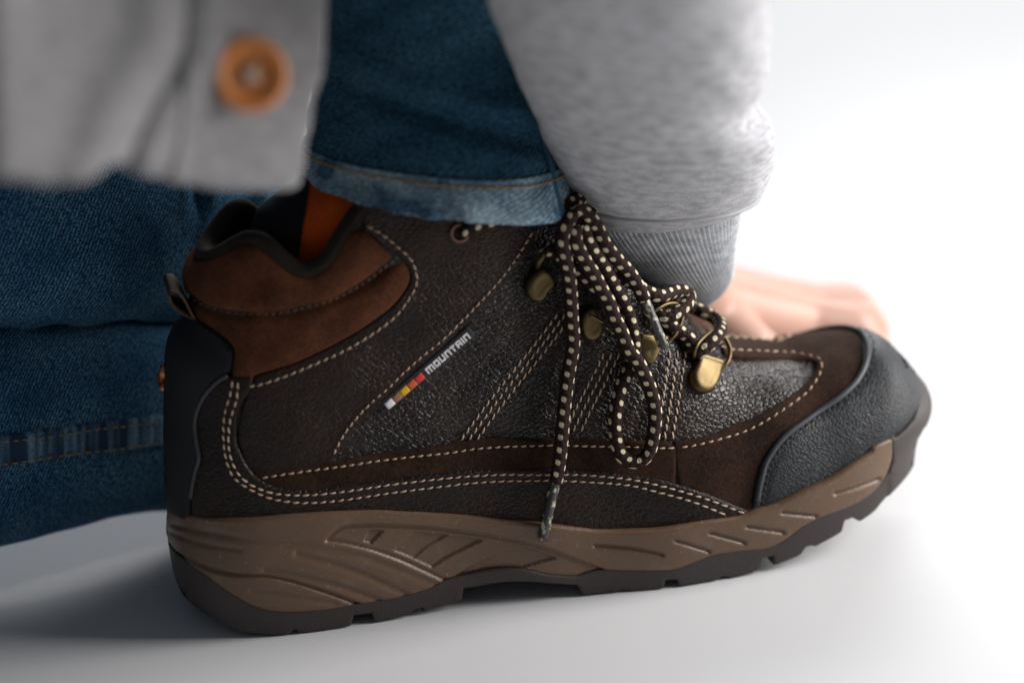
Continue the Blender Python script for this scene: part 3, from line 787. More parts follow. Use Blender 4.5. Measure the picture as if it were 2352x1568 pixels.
stitches('seam_stitching', cH((505, 680), (545, 740), (572, 800)), UP, M['thread'], mud, h=0.0012, pitch=13, length=10, tilt=0.9)

over_poly = [(523, 861, 1), (584, 861, 1)] + over_top + [(1719, 1169, 1), (1700, 1200, 1)] + [(p[0], p[1]) for p in under[::-1][8:-4]] + [(446, 1205, 1)] + pipe_heel[::-1][1:-1]
over = panel('lower_overlay', over_poly, UP, M['overlay'], BOOT, 0.0020, 0.0, 7, 8)
tag(over, 'dark leather overlay edged with double stitching')
heel_out = cB((660, 30), (640, 150), (605, 260), (590, 400), (595, 560), (620, 680), (660, 780), (730, 840), (830, 900), (950, 950), (1080, 975), (1200, 985), (1400, 975), (1600, 950), (1900, 905)) + \
           cG((0, 1045), (250, 1020), (500, 1010), (800, 1010), (1100, 1025), (1400, 1050), (1650, 1110), (1900, 1180), (2150, 1280))
heel_in = cB((700, 40), (690, 180), (650, 300), (630, 420), (630, 560), (660, 680), (710, 770), (790, 840), (900, 890), (1000, 915), (1200, 925), (1400, 910), (1600, 885), (1900, 840)) + \
          cG((0, 985), (300, 965), (500, 960), (750, 965), (1000, 965), (1250, 985), (1450, 1010), (1650, 1055), (1850, 1110), (2050, 1175), (2300, 1270))
stitches('seam_stitching', heel_out, UP, M['thread'], over, h=0.0022, pitch=20.5, length=15)
stitches('seam_stitching', heel_in, UP, M['thread'], over, h=0.0022, pitch=20.5, length=15)

counter_poly = cA((330, 1100), (460, 1180), (560, 1250)) + [(535, 795), (540, 812), (536, 842), (524, 861)] + [(p[0], p[1]) for p in pipe_heel[1:-1]] + [(444, 1205, 1), (400, 1180), (340, 1170, 1), (335, 1000), (340, 800), (380, 715, 1)]
counter = panel('heel_counter', counter_poly, UP, M['counter'], BOOT, 0.0020, 0.0, 7, 9, lambda Q, d: 0.8e-3 * np.clip(d / 60, 0, 1))
tag(counter, 'smooth black heel counter')
stitches('seam_stitching', cA((380, 1150), (470, 1205), (570, 1275), (625, 1345), (640, 1410)) , UP, M['thread_dark'], counter, h=0.0028, pitch=17, length=11, rad=0.0003)
toe_poly = [pipe_toe[0] + (1,)] + pipe_toe[1:] + [(1735, 1200, 1)] + [(p[0], p[1] + 20) for p in sole_top[-9:]] + [(2090, 1010), (2160, 960), (2180, 850), (2120, 760), (2040, 700), (1960, 690, 1)]
toe_groove = line(shift(pipe_toe, 22))
toe = panel('toe_cap', toe_poly, UP, M['toecap'], BOOT, 0.0016, 0.0, 7, 8, lambda Q, d: -0.7e-3 * np.exp(-(seg_dist(Q, toe_groove, False) / 5) ** 2) + 0.9e-3 * np.clip(d / 80, 0, 1))
tag(toe, 'grained black rubber toe cap')
stitches('seam_stitching', shift(pipe_toe, 22), UP, M['thread_dark'], toe, h=0.0018, pitch=15, length=10, rad=0.0003)

def piping(path, parent, h, rad, wrap=True):
    P = resample(UP.at(line(path, 5), h), 0.0012)
    P = P[P[:, 1] < 0.0002]
    P[0][1] = min(P[0][1], 0)
    V, F, _ = tube(P, rad, 10)
    if not wrap: return new_obj('piping', mesh('piping', V, F), parent, M['piping'])
    bm = mirror_join(V, F, cut=True); me = bpy.data.meshes.new('piping'); bm.to_mesh(me); bm.free()
    return new_obj('piping', me, parent, M['piping'])
piping([(p[0] + 8, p[1] - 2) for p in ([(1890, 735)] + pipe_toe[:-1])], toe, 0.0016, 0.0012)
piping([(p[0] + 3, p[1]) for p in pipe_heel[:-1]], counter, 0.0021, 0.0009, False)

# ------------------------------------------------------------------ boot: label
tdir = np.array([math.cos(math.radians(41)), -math.sin(math.radians(41))]); tper = np.array([-tdir[1], tdir[0]]) * -1   # tper points up-left
tper = np.array([-math.sin(math.radians(41)), -math.cos(math.radians(41))])
tc = lambda a, b: tuple(np.array([893.0, 923.5]) + tdir * a + tper * b)     # a along, b across (up-left)
def flat_poly(name, pts, mat, parent, h, th=0.00025, step=6):
    return panel(name, [p + (1,) for p in pts], UP, mat, parent, th, h, 1.6, step, None, sink=0.0002, mirror=False)
label = flat_poly('brand_label', [tc(-14, -12), tc(252, -12), tc(252, 16), tc(-14, 16)], M['tag'], BOOT, 0.0011, 0.0005, 7)
tag(label, 'narrow black label reading MOUNTAIN beside five colour blocks')
for i, nm in enumerate(('white', 'tan', 'yellow', 'orange', 'red')):
    a = -11 + i * 22.6 if i else -11
    flat_poly('colour_block', [tc(-11 + i * 22.5 + 0.5, -8.5), tc(-11 + i * 22.5 + 21.7, -8.5), tc(-11 + i * 22.5 + 21.7, 8), tc(-11 + i * 22.5 + 0.5, 8)], M[nm], label, 0.0018)
# block letters, as strokes on a 1 x 1 cell (x right, y up)
S_ = 0.27
GL = {'m': (1.45, [(0, 0, S_, 1), (0, 1 - S_, 1.45, 1), (0.59, 0, 0.59 + S_, 1), (1.45 - S_, 0, 1.45, 0.95)]),
      'o': (1.0, [(0, 0.04, S_, 0.96), (1 - S_, 0.04, 1, 0.96), (0.05, 0, 0.95, S_), (0.05, 1 - S_, 0.95, 1)]),
      'u': (1.0, [(0, 0.04, S_, 1), (1 - S_, 0, 1, 1), (0.05, 0, 1, S_)]),
      'n': (1.0, [(0, 0, S_, 1), (1 - S_, 0, 1, 0.95), (0, 1 - S_, 0.95, 1)]),
      't': (0.95, [(0, 1 - S_, 0.95, 1), (0.34, 0, 0.34 + S_, 1)]),
      'a': (1.0, [(0, 0, S_, 0.92), (1 - S_, 0, 1, 0.92), (0.08, 1 - S_, 0.92, 1), (0, 0.3, 1, 0.52)]),
      'i': (S_, [(0, 0, S_, 1)])}
word = 'mountain'; total = sum(GL[c][0] for c in word) + 0.2 * (len(word) - 1); sc_x = 128.0 / total; cx = 112.0
def letter(c, x0):
    V, F = [], []
    for (a, b, a2, b2) in GL[c][1]:
        q = [tc(x0 + a * sc_x, -7.5 + b * 15.5), tc(x0 + a2 * sc_x, -7.5 + b * 15.5), tc(x0 + a2 * sc_x, -7.5 + b2 * 15.5), tc(x0 + a * sc_x, -7.5 + b2 * 15.5)]
        lo = UP.at(np.array(q), 0.0014); hi = UP.at(np.array(q), 0.00188 + 0.00003 * len(V) / 8)
        o = len(V); V += list(lo) + list(hi)
        F += [(o + 4, o + 5, o + 6, o + 7)] + [(o + k, o + (k + 1) % 4, o + 4 + (k + 1) % 4, o + 4 + k) for k in range(4)]
    new_obj('letter', mesh('letter', V, F, smooth=False), label, M['white'])
x = cx
for c in word:
    letter(c, x); x += (GL[c][0] + 0.2) * sc_x

# ------------------------------------------------------------------ boot: hooks, eyelet, loop, rivet
def metal_plate(name, outline, h, bulge, ridge=None):
    def hf(Q, d):
        r = bulge * np.sqrt(np.clip(1 - (1 - np.clip(d / 26, 0, 1)) ** 2, 0, 1))
        r = r - bulge * 0.3 * np.clip((d - 8) / 14, 0, 1)
        if ridge is not None:
            s = np.clip(-((Q - np.array(ridge[0])) @ np.array(ridge[1])) / 20.0, -1, 1)
            r = r + 0.0016 * np.clip(s, 0, 1)
        return r
    return panel(name, outline, UP, M['brass'], BOOT, 0.0012, h, 5, 3.6, hf, mirror=False)
def ring(parent, pts, hs, rad=0.00085):
    P = [UP.at(np.array([p]), h)[0] for p, h in zip(pts, hs)]
    return rope('ring', P, rad, M['brass'], parent, 10)
h1 = metal_plate('lace_hook', cJ((330, 355), (430, 400), (510, 520), (500, 600), (420, 680), (370, 760), (290, 795), (200, 760), (140, 660), (150, 540), (220, 430)), 0.0012, 0.0022)
ring(h1, cJ((285, 370), (262, 320), (258, 250), (300, 180), (380, 150)), (0.002, 0.004, 0.006, 0.006, 0.004), 0.0011)
h2 = metal_plate('lace_hook', cJ((960, 840), (1010, 870), (1110, 1030), (1135, 1090), (1110, 1180), (1050, 1255), (960, 1285), (870, 1240), (820, 1140), (815, 1030), (850, 920)), 0.0010, 0.0022)
h3 = metal_plate('lace_hook', cK((270, 715), (330, 690), (480, 700), (640, 742), (635, 790), (580, 880), (540, 960), (500, 1040), (420, 1065), (340, 1010), (280, 900), (255, 800)), 0.0010, 0.0020)
ring(h3, cK((350, 560), (370, 470), (430, 420), (530, 400), (640, 430), (715, 510), (737, 620), (700, 740), (630, 792)), (0.003, 0.005, 0.007, 0.008, 0.008, 0.007, 0.005, 0.003, 0.001))
h4 = metal_plate('lace_hook', cK((1030, 955), (1150, 985), (1340, 1070), (1325, 1170), (1295, 1280), (1225, 1390), (1120, 1432), (1010, 1392), (958, 1290), (955, 1180), (1000, 1060)), 0.0010, 0.0020)
ring(h4, cK((1020, 1000), (965, 985), (932, 920), (965, 845), (1080, 770), (1200, 790), (1300, 870), (1370, 960), (1392, 1040), (1370, 1100), (1320, 1145)), (0.001, 0.003, 0.005, 0.006, 0.0065, 0.0065, 0.006, 0.005, 0.004, 0.003, 0.001))
def hinge(parent, a, b, h0, h1, rad):
    P = UP.at(np.array([a, b]), np.array([h0, h1]))
    rope('hinge', [P[0], (P[0] * 2 + P[1]) / 3, (P[0] + P[1] * 2) / 3, P[1]], rad, M['brass'], parent, 12)
hinge(h4, *cK((1035, 972), (1330, 1078)), 0.0026, 0.0026, 0.0013)
hinge(h3, *cK((300, 712), (630, 752)), 0.0026, 0.0026, 0.0013)
hinge(h2, *cJ((915, 950), (1105, 1058)), 0.0034, 0.0034, 0.0008)
# eyelet
ec = np.array([1053.0, 533.0])
w = np.linspace(0, 2 * math.pi, 29)[:-1]
loop3 = UP.at(ec + 18.5 * np.stack([np.cos(w), np.sin(w)], 1), 0.0012)
V, F, _ = tube(np.vstack([loop3, loop3[:2]]), 0.00095, 10, caps=False)
eyelet = new_obj('eyelet', mesh('eyelet', V, F), BOOT, M['eyelet'])
flat_poly('hole', [tuple(ec + 15 * np.array([math.cos(a), math.sin(a)])) for a in w], M['counter'], eyelet, 0.0009, 0.0002, 5)

# pull loop at the heel
lp = resample(catmull([(443, 716), (424, 709), (403, 697), (387, 681), (381, 665), (385, 652), (394, 647), (406, 651), (419, 669), (432, 694), (443, 713)], 6), 3.0)
def ribbon(name, pix, y0, y1, th, mat, parent, n=6):
    V, F, UV = [], [], []
    m = len(pix)
    c = pix.mean(0)
    tn = np.gradient(pix, axis=0); tn /= np.linalg.norm(tn, axis=1)[:, None]; nn = np.stack([-tn[:, 1], tn[:, 0]], 1)
    for off in (0.0, th):
        for j in range(n + 1):
            y = y0 + (y1 - y0) * j / n
            base = plane_hit(pix, np.zeros(m)); o = plane_hit(pix + nn * off, np.zeros(m)); o[:, 1] = y
            V += list(o); UV += [(k * 0.0005, y) for k in range(m)]
    L = (n + 1) * m
    for lay in (0, 1):
        for j in range(n):
            for k in range(m - 1):
                a = lay * L + j * m + k; F.append((a, a + 1, a + m + 1, a + m))
    for k in range(m - 1):
        F.append((k, k + 1, L + k + 1, L + k)); a = n * m + k; F.append((a, a + 1, L + a + 1, L + a))
    return new_obj(name, mesh(name, V, F, UV), parent, mat)
M['webbing'] = plain('brown_webbing', (0.16, 0.10, 0.065), 0.9, 0, 1400, 0.6, 0.0006)
pull = ribbon('pull_loop', lp, -0.011, 0.011, 4.5, M['webbing'], BOOT)
ribbon('stripe', resample(catmull([(381.2, 660), (383, 654), (387, 649)], 4), 2.0) - np.array([0.8, 0.6]), -0.0112, 0.0112, 5.2, M['thread_dark'], pull)
rv = UP.at(np.array([(393, 842), (392, 858), (391, 876), (391, 893)]), 0.0030)
rivet = rope('heel_badge', rv, 0.0032, M['copper'], BOOT, 12, radf=lambda t: 0.35 + 0.65 * np.sin(np.clip(t, 0.02, 0.98) * math.pi))

# ------------------------------------------------------------------ boot: laces
LR = 0.0027
def lace(pts, name='shoelace', rad=LR, parent=BOOT, mat=None):
    P = [UP.at(np.array([p[:2]]), p[2] * 1e-3)[0] for p in pts]
    return rope(name, P, rad, mat or M['lace'], parent, 16)
fr = lambda P, hs: [(p[0], p[1], h) for p, h in zip(P, hs)]
free_end = lace(fr(cF((770, 330), (740, 480), (830, 720), (880, 900), (905, 1100), (925, 1300), (900, 1500)) + cG((870, 400), (845, 700), (820, 900), (800, 1000)), (14, 12, 9, 7, 6, 5.5, 5, 5, 5.5, 6, 6)))
lace(fr(cG((803, 985), (785, 1080), (760, 1200), (738, 1310), (715, 1435)), (6, 6, 6, 6, 6)), 'lace_tip', 0.00205, free_end, M['aglet'])
end2 = lace(fr(cF((760, 290), (900, 430), (1010, 590), (1120, 710), (1230, 820), (1330, 930), (1395, 1020)), (15, 15, 14, 13, 12, 11, 10)))
lace(fr(cF((1390, 1010), (1450, 1100), (1530, 1230), (1605, 1360)), (10, 9, 8, 7)), 'lace_tip', 0.0021, end2, M['aglet'])
bow = lace(fr(cF((800, 420), (820, 520), (900, 650), (1000, 780), (1080, 900), (1150, 1000), (1200, 1100), (1260, 1200), (1330, 1350), (1405, 1450)) +
           cG((1460, 170), (1530, 300), (1575, 450), (1572, 600), (1540, 750), (1470, 830), (1380, 830), (1310, 770), (1275, 650), (1272, 500), (1300, 350), (1340, 230), (1380, 150)) +
           cF((1415, 1400), (1400, 1300), (1345, 1150), (1270, 1010), (1170, 880), (1050, 720), (920, 570), (840, 430)),
           (14, 13, 12, 11, 10, 9.5, 9, 9, 9, 9, 8, 6.5, 6, 6, 6, 6, 6, 6, 5.5, 5, 4.5, 4, 4, 4, 5, 7, 8, 9, 11, 13, 14)))
lace(fr(cF((700, 300), (800, 270), (900, 250), (965, 300), (950, 380), (880, 420)), (6, 8, 9, 9, 7, 5)))
lace(fr(cF((80, 460), (140, 400), (250, 360), (420, 330), (600, 320), (740, 330)), (0.5, 2, 3, 4, 6, 10)))
lace(fr(cK((-150, -40), (60, 80), (250, 210), (400, 300), (560, 300), (680, 330), (735, 390), (700, 470), (620, 515), (540, 530), (480, 480), (520, 420)), (6, 7, 7, 8, 9, 10, 10, 9, 8, 6, 4, 2)))
lace(fr(cK((560, 500), (640, 580), (750, 660), (860, 740), (930, 840), (960, 930)), (3, 3, 2.8, 3, 3, 2)))
lace(fr(cK((620, 300), (780, 330), (940, 410), (1060, 500), (1150, 590), (1195, 700), (1170, 800), (1100, 880), (1040, 920), (990, 960)), (3, 4, 4, 5, 6, 7, 7.5, 7, 5, 2)))
lace(fr(cF((700, 560), (840, 640), (980, 760), (1120, 900), (1300, 960)), (3, 4, 4, 4, 4)))

# ------------------------------------------------------------------ person
PERSON = empty('person', tuple(ORG), PSI)
tag(PERSON, 'person crouching in blue jeans and grey sweatshirt, one hand on the floor', 'person')

def wobble(seed, k=7, f0=1.0, f1=4.0):
    r = np.random.default_rng(seed)
    W_ = [(r.uniform(f0, f1) * r.choice((-1, 1)), float(round(r.uniform(f0, f1))), r.uniform(0, 6.28), r.uniform(0.4, 1)) for _ in range(k)]
    def f(a, b): return sum(w * np.sin(p * a + q * b + c) for p, q, c, w in W_) / k
    return f

class Limb:
    """cloth tube given by pairs of silhouette pixels and a distance; ring = centre + A cos + B sin"""
    def __init__(self, rows, n=60, m=96, disp=None, bdir=(0, 1, 0)):
        L = plane_hit([r[0] for r in rows], np.array([r[2] for r in rows]) * 1e-3)
        R = plane_hit([r[1] for r in rows], np.array([r[2] for r in rows]) * 1e-3)
        rat = np.array([r[3] if len(r) > 3 else 0.8 for r in rows])
        D = np.hstack([(L + R) / 2, (R - L) / 2, rat[:, None]])
        D = catmull(D, 8); s = np.concatenate([[0], np.cumsum(np.linalg.norm(np.diff(D[:, :3], axis=0), axis=1))])
        self.len = s[-1]; q = s / s[-1]
        self.C = lambda t: np.stack([np.interp(t, q, D[:, k]) for k in range(7)], -1)
        self.disp = disp; self.n, self.m = n, m; self.b = np.array(bdir, float); self.b /= np.linalg.norm(self.b)
        self.per = 2 * math.pi * np.linalg.norm(D[:, 3:6], axis=1).mean() * 0.9
    def pos(self, t, w, off=0.0):
        t = np.asarray(t, float); w = np.asarray(w, float)
        d = self.C(t); A = d[..., 3:6]; r = np.linalg.norm(A, axis=-1, keepdims=True); B = self.b * r * d[..., 6:7]
        o = off + (self.disp(t, w) if self.disp else 0.0)
        nrm = A / r * np.cos(w)[..., None] + self.b * np.sin(w)[..., None]
        return d[..., :3] + A * np.cos(w)[..., None] + B * np.sin(w)[..., None] + nrm * np.asarray(o)[..., None]
    def grid(self, t0=0.0, t1=1.0, n=None, off=0.0, m=None):
        n = n or self.n; m = m or self.m
        T, Wt = np.meshgrid(np.linspace(t0, t1, n + 1), np.linspace(0, 2 * math.pi, m + 1), indexing='ij')
        V = self.pos(T, Wt, off).reshape(-1, 3)
        UV = np.stack([Wt.ravel() / 6.2832 * self.per, T.ravel() * self.len], 1)
        F = [(i * (m + 1) + k, i * (m + 1) + k + 1, (i + 1) * (m + 1) + k + 1, (i + 1) * (m + 1) + k) for i in range(n) for k in range(m)]
        return V, F, UV
    def obj(self, name, mat, parent, **kw):
        V, F, UV = self.grid(**kw)
        o = new_obj(name, mesh(name, V, F, UV), parent, mat)
        b = bmesh.new(); b.from_mesh(o.data); bmesh.ops.remove_doubles(b, verts=b.verts[:], dist=1e-6); bmesh.ops.recalc_face_normals(b, faces=b.faces[:]); b.to_mesh(o.data); b.free()
        return o
def thicken(o, th, off=-1):
    m = o.modifiers.new('cloth', 'SOLIDIFY'); m.thickness = th; m.offset = off; return o
def stitch3(name, P, N, mat, parent, pitch, frac, rad):
    s = np.concatenate([[0], np.cumsum(np.linalg.norm(np.diff(P, axis=0), axis=1))]); k = int(s[-1] / pitch)
    V, F = [], []
    at = lambda q: np.array([np.interp(q, s, P[:, j]) for j in range(3)]); an = lambda q: np.array([np.interp(q, s, N[:, j]) for j in range(3)])
    for i in range(k):
        a, b = i * pitch, (i + frac * random.uniform(0.9, 1.05)) * pitch
        pts = [at(a) - an(a) * rad * 0.5, at((a + b) / 2) + an((a + b) / 2) * rad * 0.6, at(b) - an(b) * rad * 0.5]
        v, f, _ = tube(catmull(pts, 3), rad * np.array([0.5, 0.85, 1, 1, 1, 0.85, 0.5]), 6)
        o = len(V); V += v; F += [tuple(z + o for z in q) for q in f]
    return tag(new_obj(name, mesh(name, V, F), parent, mat), kind='stuff')

# trouser leg over the boot
wb1, wb2 = wobble(3, 8, 1, 4), wobble(5, 8, 2, 7)
def leg_disp(t, w):
    near = np.clip(-np.sin(w), 0, 1)
    r = 0.0028 * wb1(t * 5, w * 1.0) + 0.0012 * wb2(t * 9, w * 2)
    fold = np.exp(-((t - 0.74 - 0.10 * np.cos(w)) / 0.035) ** 2)            # slanting fold above the hem
    r = r - 0.0045 * fold * near + 0.003 * np.exp(-((t - 0.66 - 0.1 * np.cos(w)) / 0.05) ** 2) * near
    hem = np.clip((t - 0.86) / 0.14, 0, 1)
    r = r + hem * 0.0009 * np.sin(w * 17 + 3 * np.sin(w * 3)) * (0.5 + 0.5 * hem)
    return r
leg = Limb([((735, -330), (1420, -330), 0, 0.85), ((737, -120), (1360, -120), 0, 0.85), ((738, 0), (1330, 0), 0, 0.85), ((736, 130), (1306, 130), 0, 0.86), ((724, 220), (1296, 225), 0, 0.88),
            ((712, 290), (1290, 300), 0, 0.92), ((700, 350), (1288, 375), 0, 0.97), ((693, 398), (1302, 450), 0, 1.03)], 110, 200, leg_disp)
jl = leg.obj('jeans_leg', M['denim_dark'], PERSON, t1=0.90)
tag(jl, 'dark blue denim trouser leg over the boot'); thicken(jl, 0.0012)
hem = leg.obj('hem', M['denim_light'], jl, t0=0.885, t1=1.0, n=26, off=0.0009, m=300); thicken(hem, 0.0022)
ws = np.linspace(math.pi, 2 * math.pi, 260)
for tt in (0.905,):
    P = leg.pos(np.full(260, tt), ws, 0.0012); Nn = P - leg.C(np.full(260, tt))[:, :3]; Nn /= np.linalg.norm(Nn, axis=1)[:, None]
    stitch3('hem_stitching', P, Nn, M['jean_thread'], jl, 0.0031, 0.93, 0.00042)
# side seam of the leg: a raised welt
ts = np.linspace(0.0, 0.995, 120); P = leg.pos(ts, np.full(120, 1.5 * math.pi + 0.82 + 0.0), 0.0006)
V, F, UV = tube(P, 0.0013, 8); new_obj('side_seam', mesh('side_seam', V, F, UV), jl, M['denim'])

# sock
sock = Limb([((790, 300), (1150, 300), 0, 0.8), ((718, 395), (1100, 390), 0, 0.8), ((640, 455), (1040, 470), 0, 0.78), ((592, 500), (960, 560), 0, 0.74), ((580, 600), (880, 680), 0, 0.7), ((575, 760), (850, 800), 0, 0.66)], 40, 96)
so = sock.obj('sock', M['sock'], PERSON); tag(so, 'bright orange sock with a black back')
V, F, UV = sock.grid(off=0.0010, n=120, m=240); V = np.asarray(V)
def pix(P):
    w_ = np.asarray(P) @ RL + ORG - CAM; z_ = w_ @ cf
    return np.stack([1176 + FPX * (w_ @ cr) / z_, 784 - FPX * (w_ @ cu) / z_], 1)
cen = np.array([V[list(q)].mean(0) for q in F]); pc = pix(cen)
edge_x = np.interp(pc[:, 1], [380, 430, 520, 625, 800], [716, 708, 697, 680, 640])
keepf = [q for q, c_, p_ in zip(F, cen, pc) if p_[0] < edge_x[0] * 0 + np.interp(p_[1], [380, 430, 520, 625, 800], [716, 708, 697, 680, 640])]
new_obj('heel_patch', mesh('heel_patch', V, keepf, UV), so, M['sock_black'])

# kneeling leg behind: thigh folded down on the calf
wk = wobble(11, 8, 1, 3); wk2 = wobble(12, 8, 2, 6)
def knee_disp(t, w):
    r = 0.0035 * wk(t * 6, w) + 0.0015 * wk2(t * 14, w * 2)
    g = np.clip((t - 0.62) / 0.2, 0, 1)
    up_ = np.exp(-((w - 1.17 * math.pi) / 0.55) ** 2)
    r = r + up_ * (0.0050 * np.exp(-((t - 0.690) / 0.007) ** 2) - 0.0035 * np.exp(-((t - 0.715) / 0.012) ** 2) + 0.004 * np.exp(-((t - 0.775 + 0.05 * (w - 3.6)) / 0.008) ** 2))
    return r + g * 0.0018 * np.sin(t * 60 + w * 3)
thigh = Limb([((-420, 160), (-420, 752), 60, 0.7), ((-150, 220), (-150, 748), 52, 0.62), ((60, 260), (60, 744), 48, 0.56), ((220, 290), (220, 741), 52, 0.52), ((340, 320), (340, 738), 60, 0.46), ((460, 350), (460, 735), 68, 0.42), ((600, 370), (600, 735), 76, 0.4), ((740, 380), (740, 730), 84, 0.4)], 110, 120, knee_disp)
th_o = thigh.obj('jeans_leg', M['denim'], PERSON); tag(th_o, 'faded blue denim of the folded kneeling leg')
def calf_disp(t, w): return 0.003 * wk(t * 5 + 2, w + 1) + 0.001 * wk2(t * 11, w * 2)
calf = Limb([((-420, 735), (-420, 1330), 62, 0.6), ((-150, 738), (-150, 1285), 52, 0.55), ((0, 738), (0, 1245), 48, 0.55), ((100, 737), (100, 1218), 52, 0.52), ((180, 736), (180, 1196), 54, 0.5), ((280, 735), (280, 1180), 58, 0.45), ((400, 733), (400, 1172), 66, 0.40), ((560, 733), (560, 1168), 76, 0.38), ((760, 735), (760, 1165), 86, 0.38)], 110, 120, calf_disp)
ca_o = calf.obj('jeans_leg', M['denim'], PERSON); tag(ca_o, 'blue denim shin with a double stitched seam')
def bvh_of(o):
    return BVHTree.FromPolygons([v.co[:] for v in o.data.vertices], [p.vertices[:] for p in o.data.polygons])
def cast(bv, px):
    d = rays(px) @ RL.T; P, N = [], []
    for q in d:
        h = bv.ray_cast(Vector(CAML), Vector(q).normalized())
        if h[0] is None: continue
        n = Vector(h[1]); n = -n if n.dot(Vector(q)) > 0 else n
        P.append(h[0][:]); N.append(n[:])
    return np.array(P), np.array(N)
def c3(*p): return crop(0, 1250, 900, p, 1411.0)
bvc = bvh_of(ca_o)
s_up = line([(-380, 1062), (-200, 1038), (-40, 1018)] + c3((0, 803), (250, 775), (500, 740), (700, 715), (1000, 680), (1150, 665)), 6)
s_lo = line([(-380, 1111), (-200, 1087), (-40, 1067)] + c3((0, 940), (250, 905), (500, 870), (700, 850), (1000, 810), (1150, 795)), 6)
n_ = min(len(s_up), len(s_lo)); s_up, s_lo = resample(s_up, 6)[:n_], resample(s_lo, 6)[:n_]
rows = []
prof = [(-0.32, -0.0004), (-0.26, 0.0011), (0.0, 0.0013), (0.2, 0.0012), (0.5, 0.0012), (0.8, 0.0012), (1.0, 0.0013), (1.12, 0.0011), (1.2, -0.0004)]
for a, hgt in prof:
    P, N = cast(bvc, s_up + (s_lo - s_up) * a)
    pk = 0.0007 * np.sin(np.arange(len(P)) * 0.95 + 1.3 * np.sin(np.arange(len(P)) * 0.31)) * (1 if hgt > 0 else 0)
    rows.append(P + N * (hgt + pk)[:, None])
k_ = min(map(len, rows)); V = np.vstack([r[:k_] for r in rows])
F = [(i * k_ + j, i * k_ + j + 1, (i + 1) * k_ + j + 1, (i + 1) * k_ + j) for i in range(len(rows) - 1) for j in range(k_ - 1)]
UV = [(j * 0.001, i * 0.002) for i in range(len(rows)) for j in range(k_)]
def seam_mat():
    k = NT('puckered_seam_denim'); uv = k.co('UV')
    def st(sx, sy, det):
        m = k.t.nodes.new('ShaderNodeMapping'); m.inputs['Scale'].default_value = (sx, sy, 1); k.t.links.new(uv, m.inputs[0]); return k.noise(m.outputs[0], 1.0, det, 0.6)
    p = k.ramp(st(150, 14, 2), (0.44, (0,)), (0.60, (1,))); d = st(1300, 1300, 2)
    c = k.mix(k.math('MULTIPLY', p, k.ramp(d, (0.35, (0.3,)), (0.6, (1,)))), (0.010, 0.040, 0.085), (0.17, 0.30, 0.40))
    k.set(Base__Color=c, Roughness=0.92, Normal=k.bump(d, 0.5, 0.0006)); return k.m
M['seam'] = seam_mat()
fs = new_obj('felled_seam', mesh('felled_seam', V, F, UV), ca_o, M['seam'])
for L in (s_up, s_lo):
    P, N = cast(bvc, L); stitch3('seam_stitching', P + N * 0.0015, N, M['jean_thread'], ca_o, 0.0037, 0.66, 0.00042)

# sweatshirt: front panel with button, hanging nearer than the boot
def c1(*p): return crop(0, 0, 1300, p, 2351.0)
jk_poly = [(-620, -900, 1), (760, -900, 1)] + c1((2335, 0), (2312, 480), (2290, 600), (2250, 700), (2222, 900), (2185, 1100), (2170, 1250), (2140, 1360), (2080, 1395), (1900, 1400), (1600, 1390), (1300, 1350), (1150, 1310), (1000, 1280), (880, 1222), (800, 1200), (730, 1250), (650, 1310), (500, 1340), (250, 1340), (0, 1310)) + [(-300, 405), (-620, 400, 1)]
jk_poly = [p if len(p) > 2 or p[1] < 300 else (p[0], p[1] - 13) for p in jk_poly]
fold_line = line([(455, -900), (432, -200), (425, 0), (415, 110), (385, 170), (349, 225), (318, 285), (300, 330), (284, 372), (262, 420)], 8)
jw = wobble(21, 8, 1, 3)
def sheet(name, poly, yfun, mat, parent, step=14, th=0.004):
    P = smooth_poly(poly, 10.0)
    X, Y = np.meshgrid(np.arange(P[:, 0].min(), P[:, 0].max(), step), np.arange(P[:, 1].min(), P[:, 1].max(), step))
    G_ = np.stack([X.ravel(), Y.ravel()], 1); G_ = G_[inside(G_, P)]; G_ = G_[seg_dist(G_, P) > step * 0.5]
    A = np.vstack([P, G_]); r = delaunay_2d_cdt([Vector(p) for p in A], [], [list(range(len(P)))], 1, 1e-4)
    V2 = np.array([tuple(v) for v in r[0]]); V = plane_hit(V2, yfun(V2, seg_dist(V2, P)))
    o = new_obj(name, mesh(name, V, r[2], V2 * 0.000135), parent, mat)
    b = bmesh.new(); b.from_mesh(o.data); bmesh.ops.recalc_face_normals(b, faces=b.faces[:]); b.to_mesh(o.data); b.free()
    thicken(o, th, 0); bv = o.modifiers.new('round', 'SUBSURF'); bv.levels = 1; bv.render_levels = 1
    return o
def jacket_y(Q, d):
    s = np.where(side_sign(Q, fold_line) > 0, -1, 1) * seg_dist(Q, fold_line, False)      # + on the right of the fold
    y = -0.150 + 0.00009 * np.clip(Q[:, 0] - 400, -400, 500)
    y = y - 0.0045 * np.exp(-((s + 75) / 62) ** 2) + 0.0035 * np.exp(-(s / 24) ** 2) - 0.001 * np.exp(-((s - 45) / 30) ** 2)
    y = y + 0.003 * jw(Q[:, 0] * 0.008, Q[:, 1] * 0.004) + 0.004 * np.exp(-d / 14.0)
    return y
jk = sheet('sweatshirt_front', jk_poly, jacket_y, M['jacket'], PERSON)
tag(jk, 'grey sweatshirt front with one orange button')
# placket seam beside the button band
pl = line([(440, -60), (436, 60), (428, 160), (422, 230), (412, 320), (398, 400)], 8)
pp = plane_hit(pl, jacket_y(pl, np.full(len(pl), 100.0)) - 0.0024)
V, F, UV = tube(pp, 0.0011, 8); new_obj('placket_seam', mesh('placket_seam', V, F, UV), jk, M['jacket'])

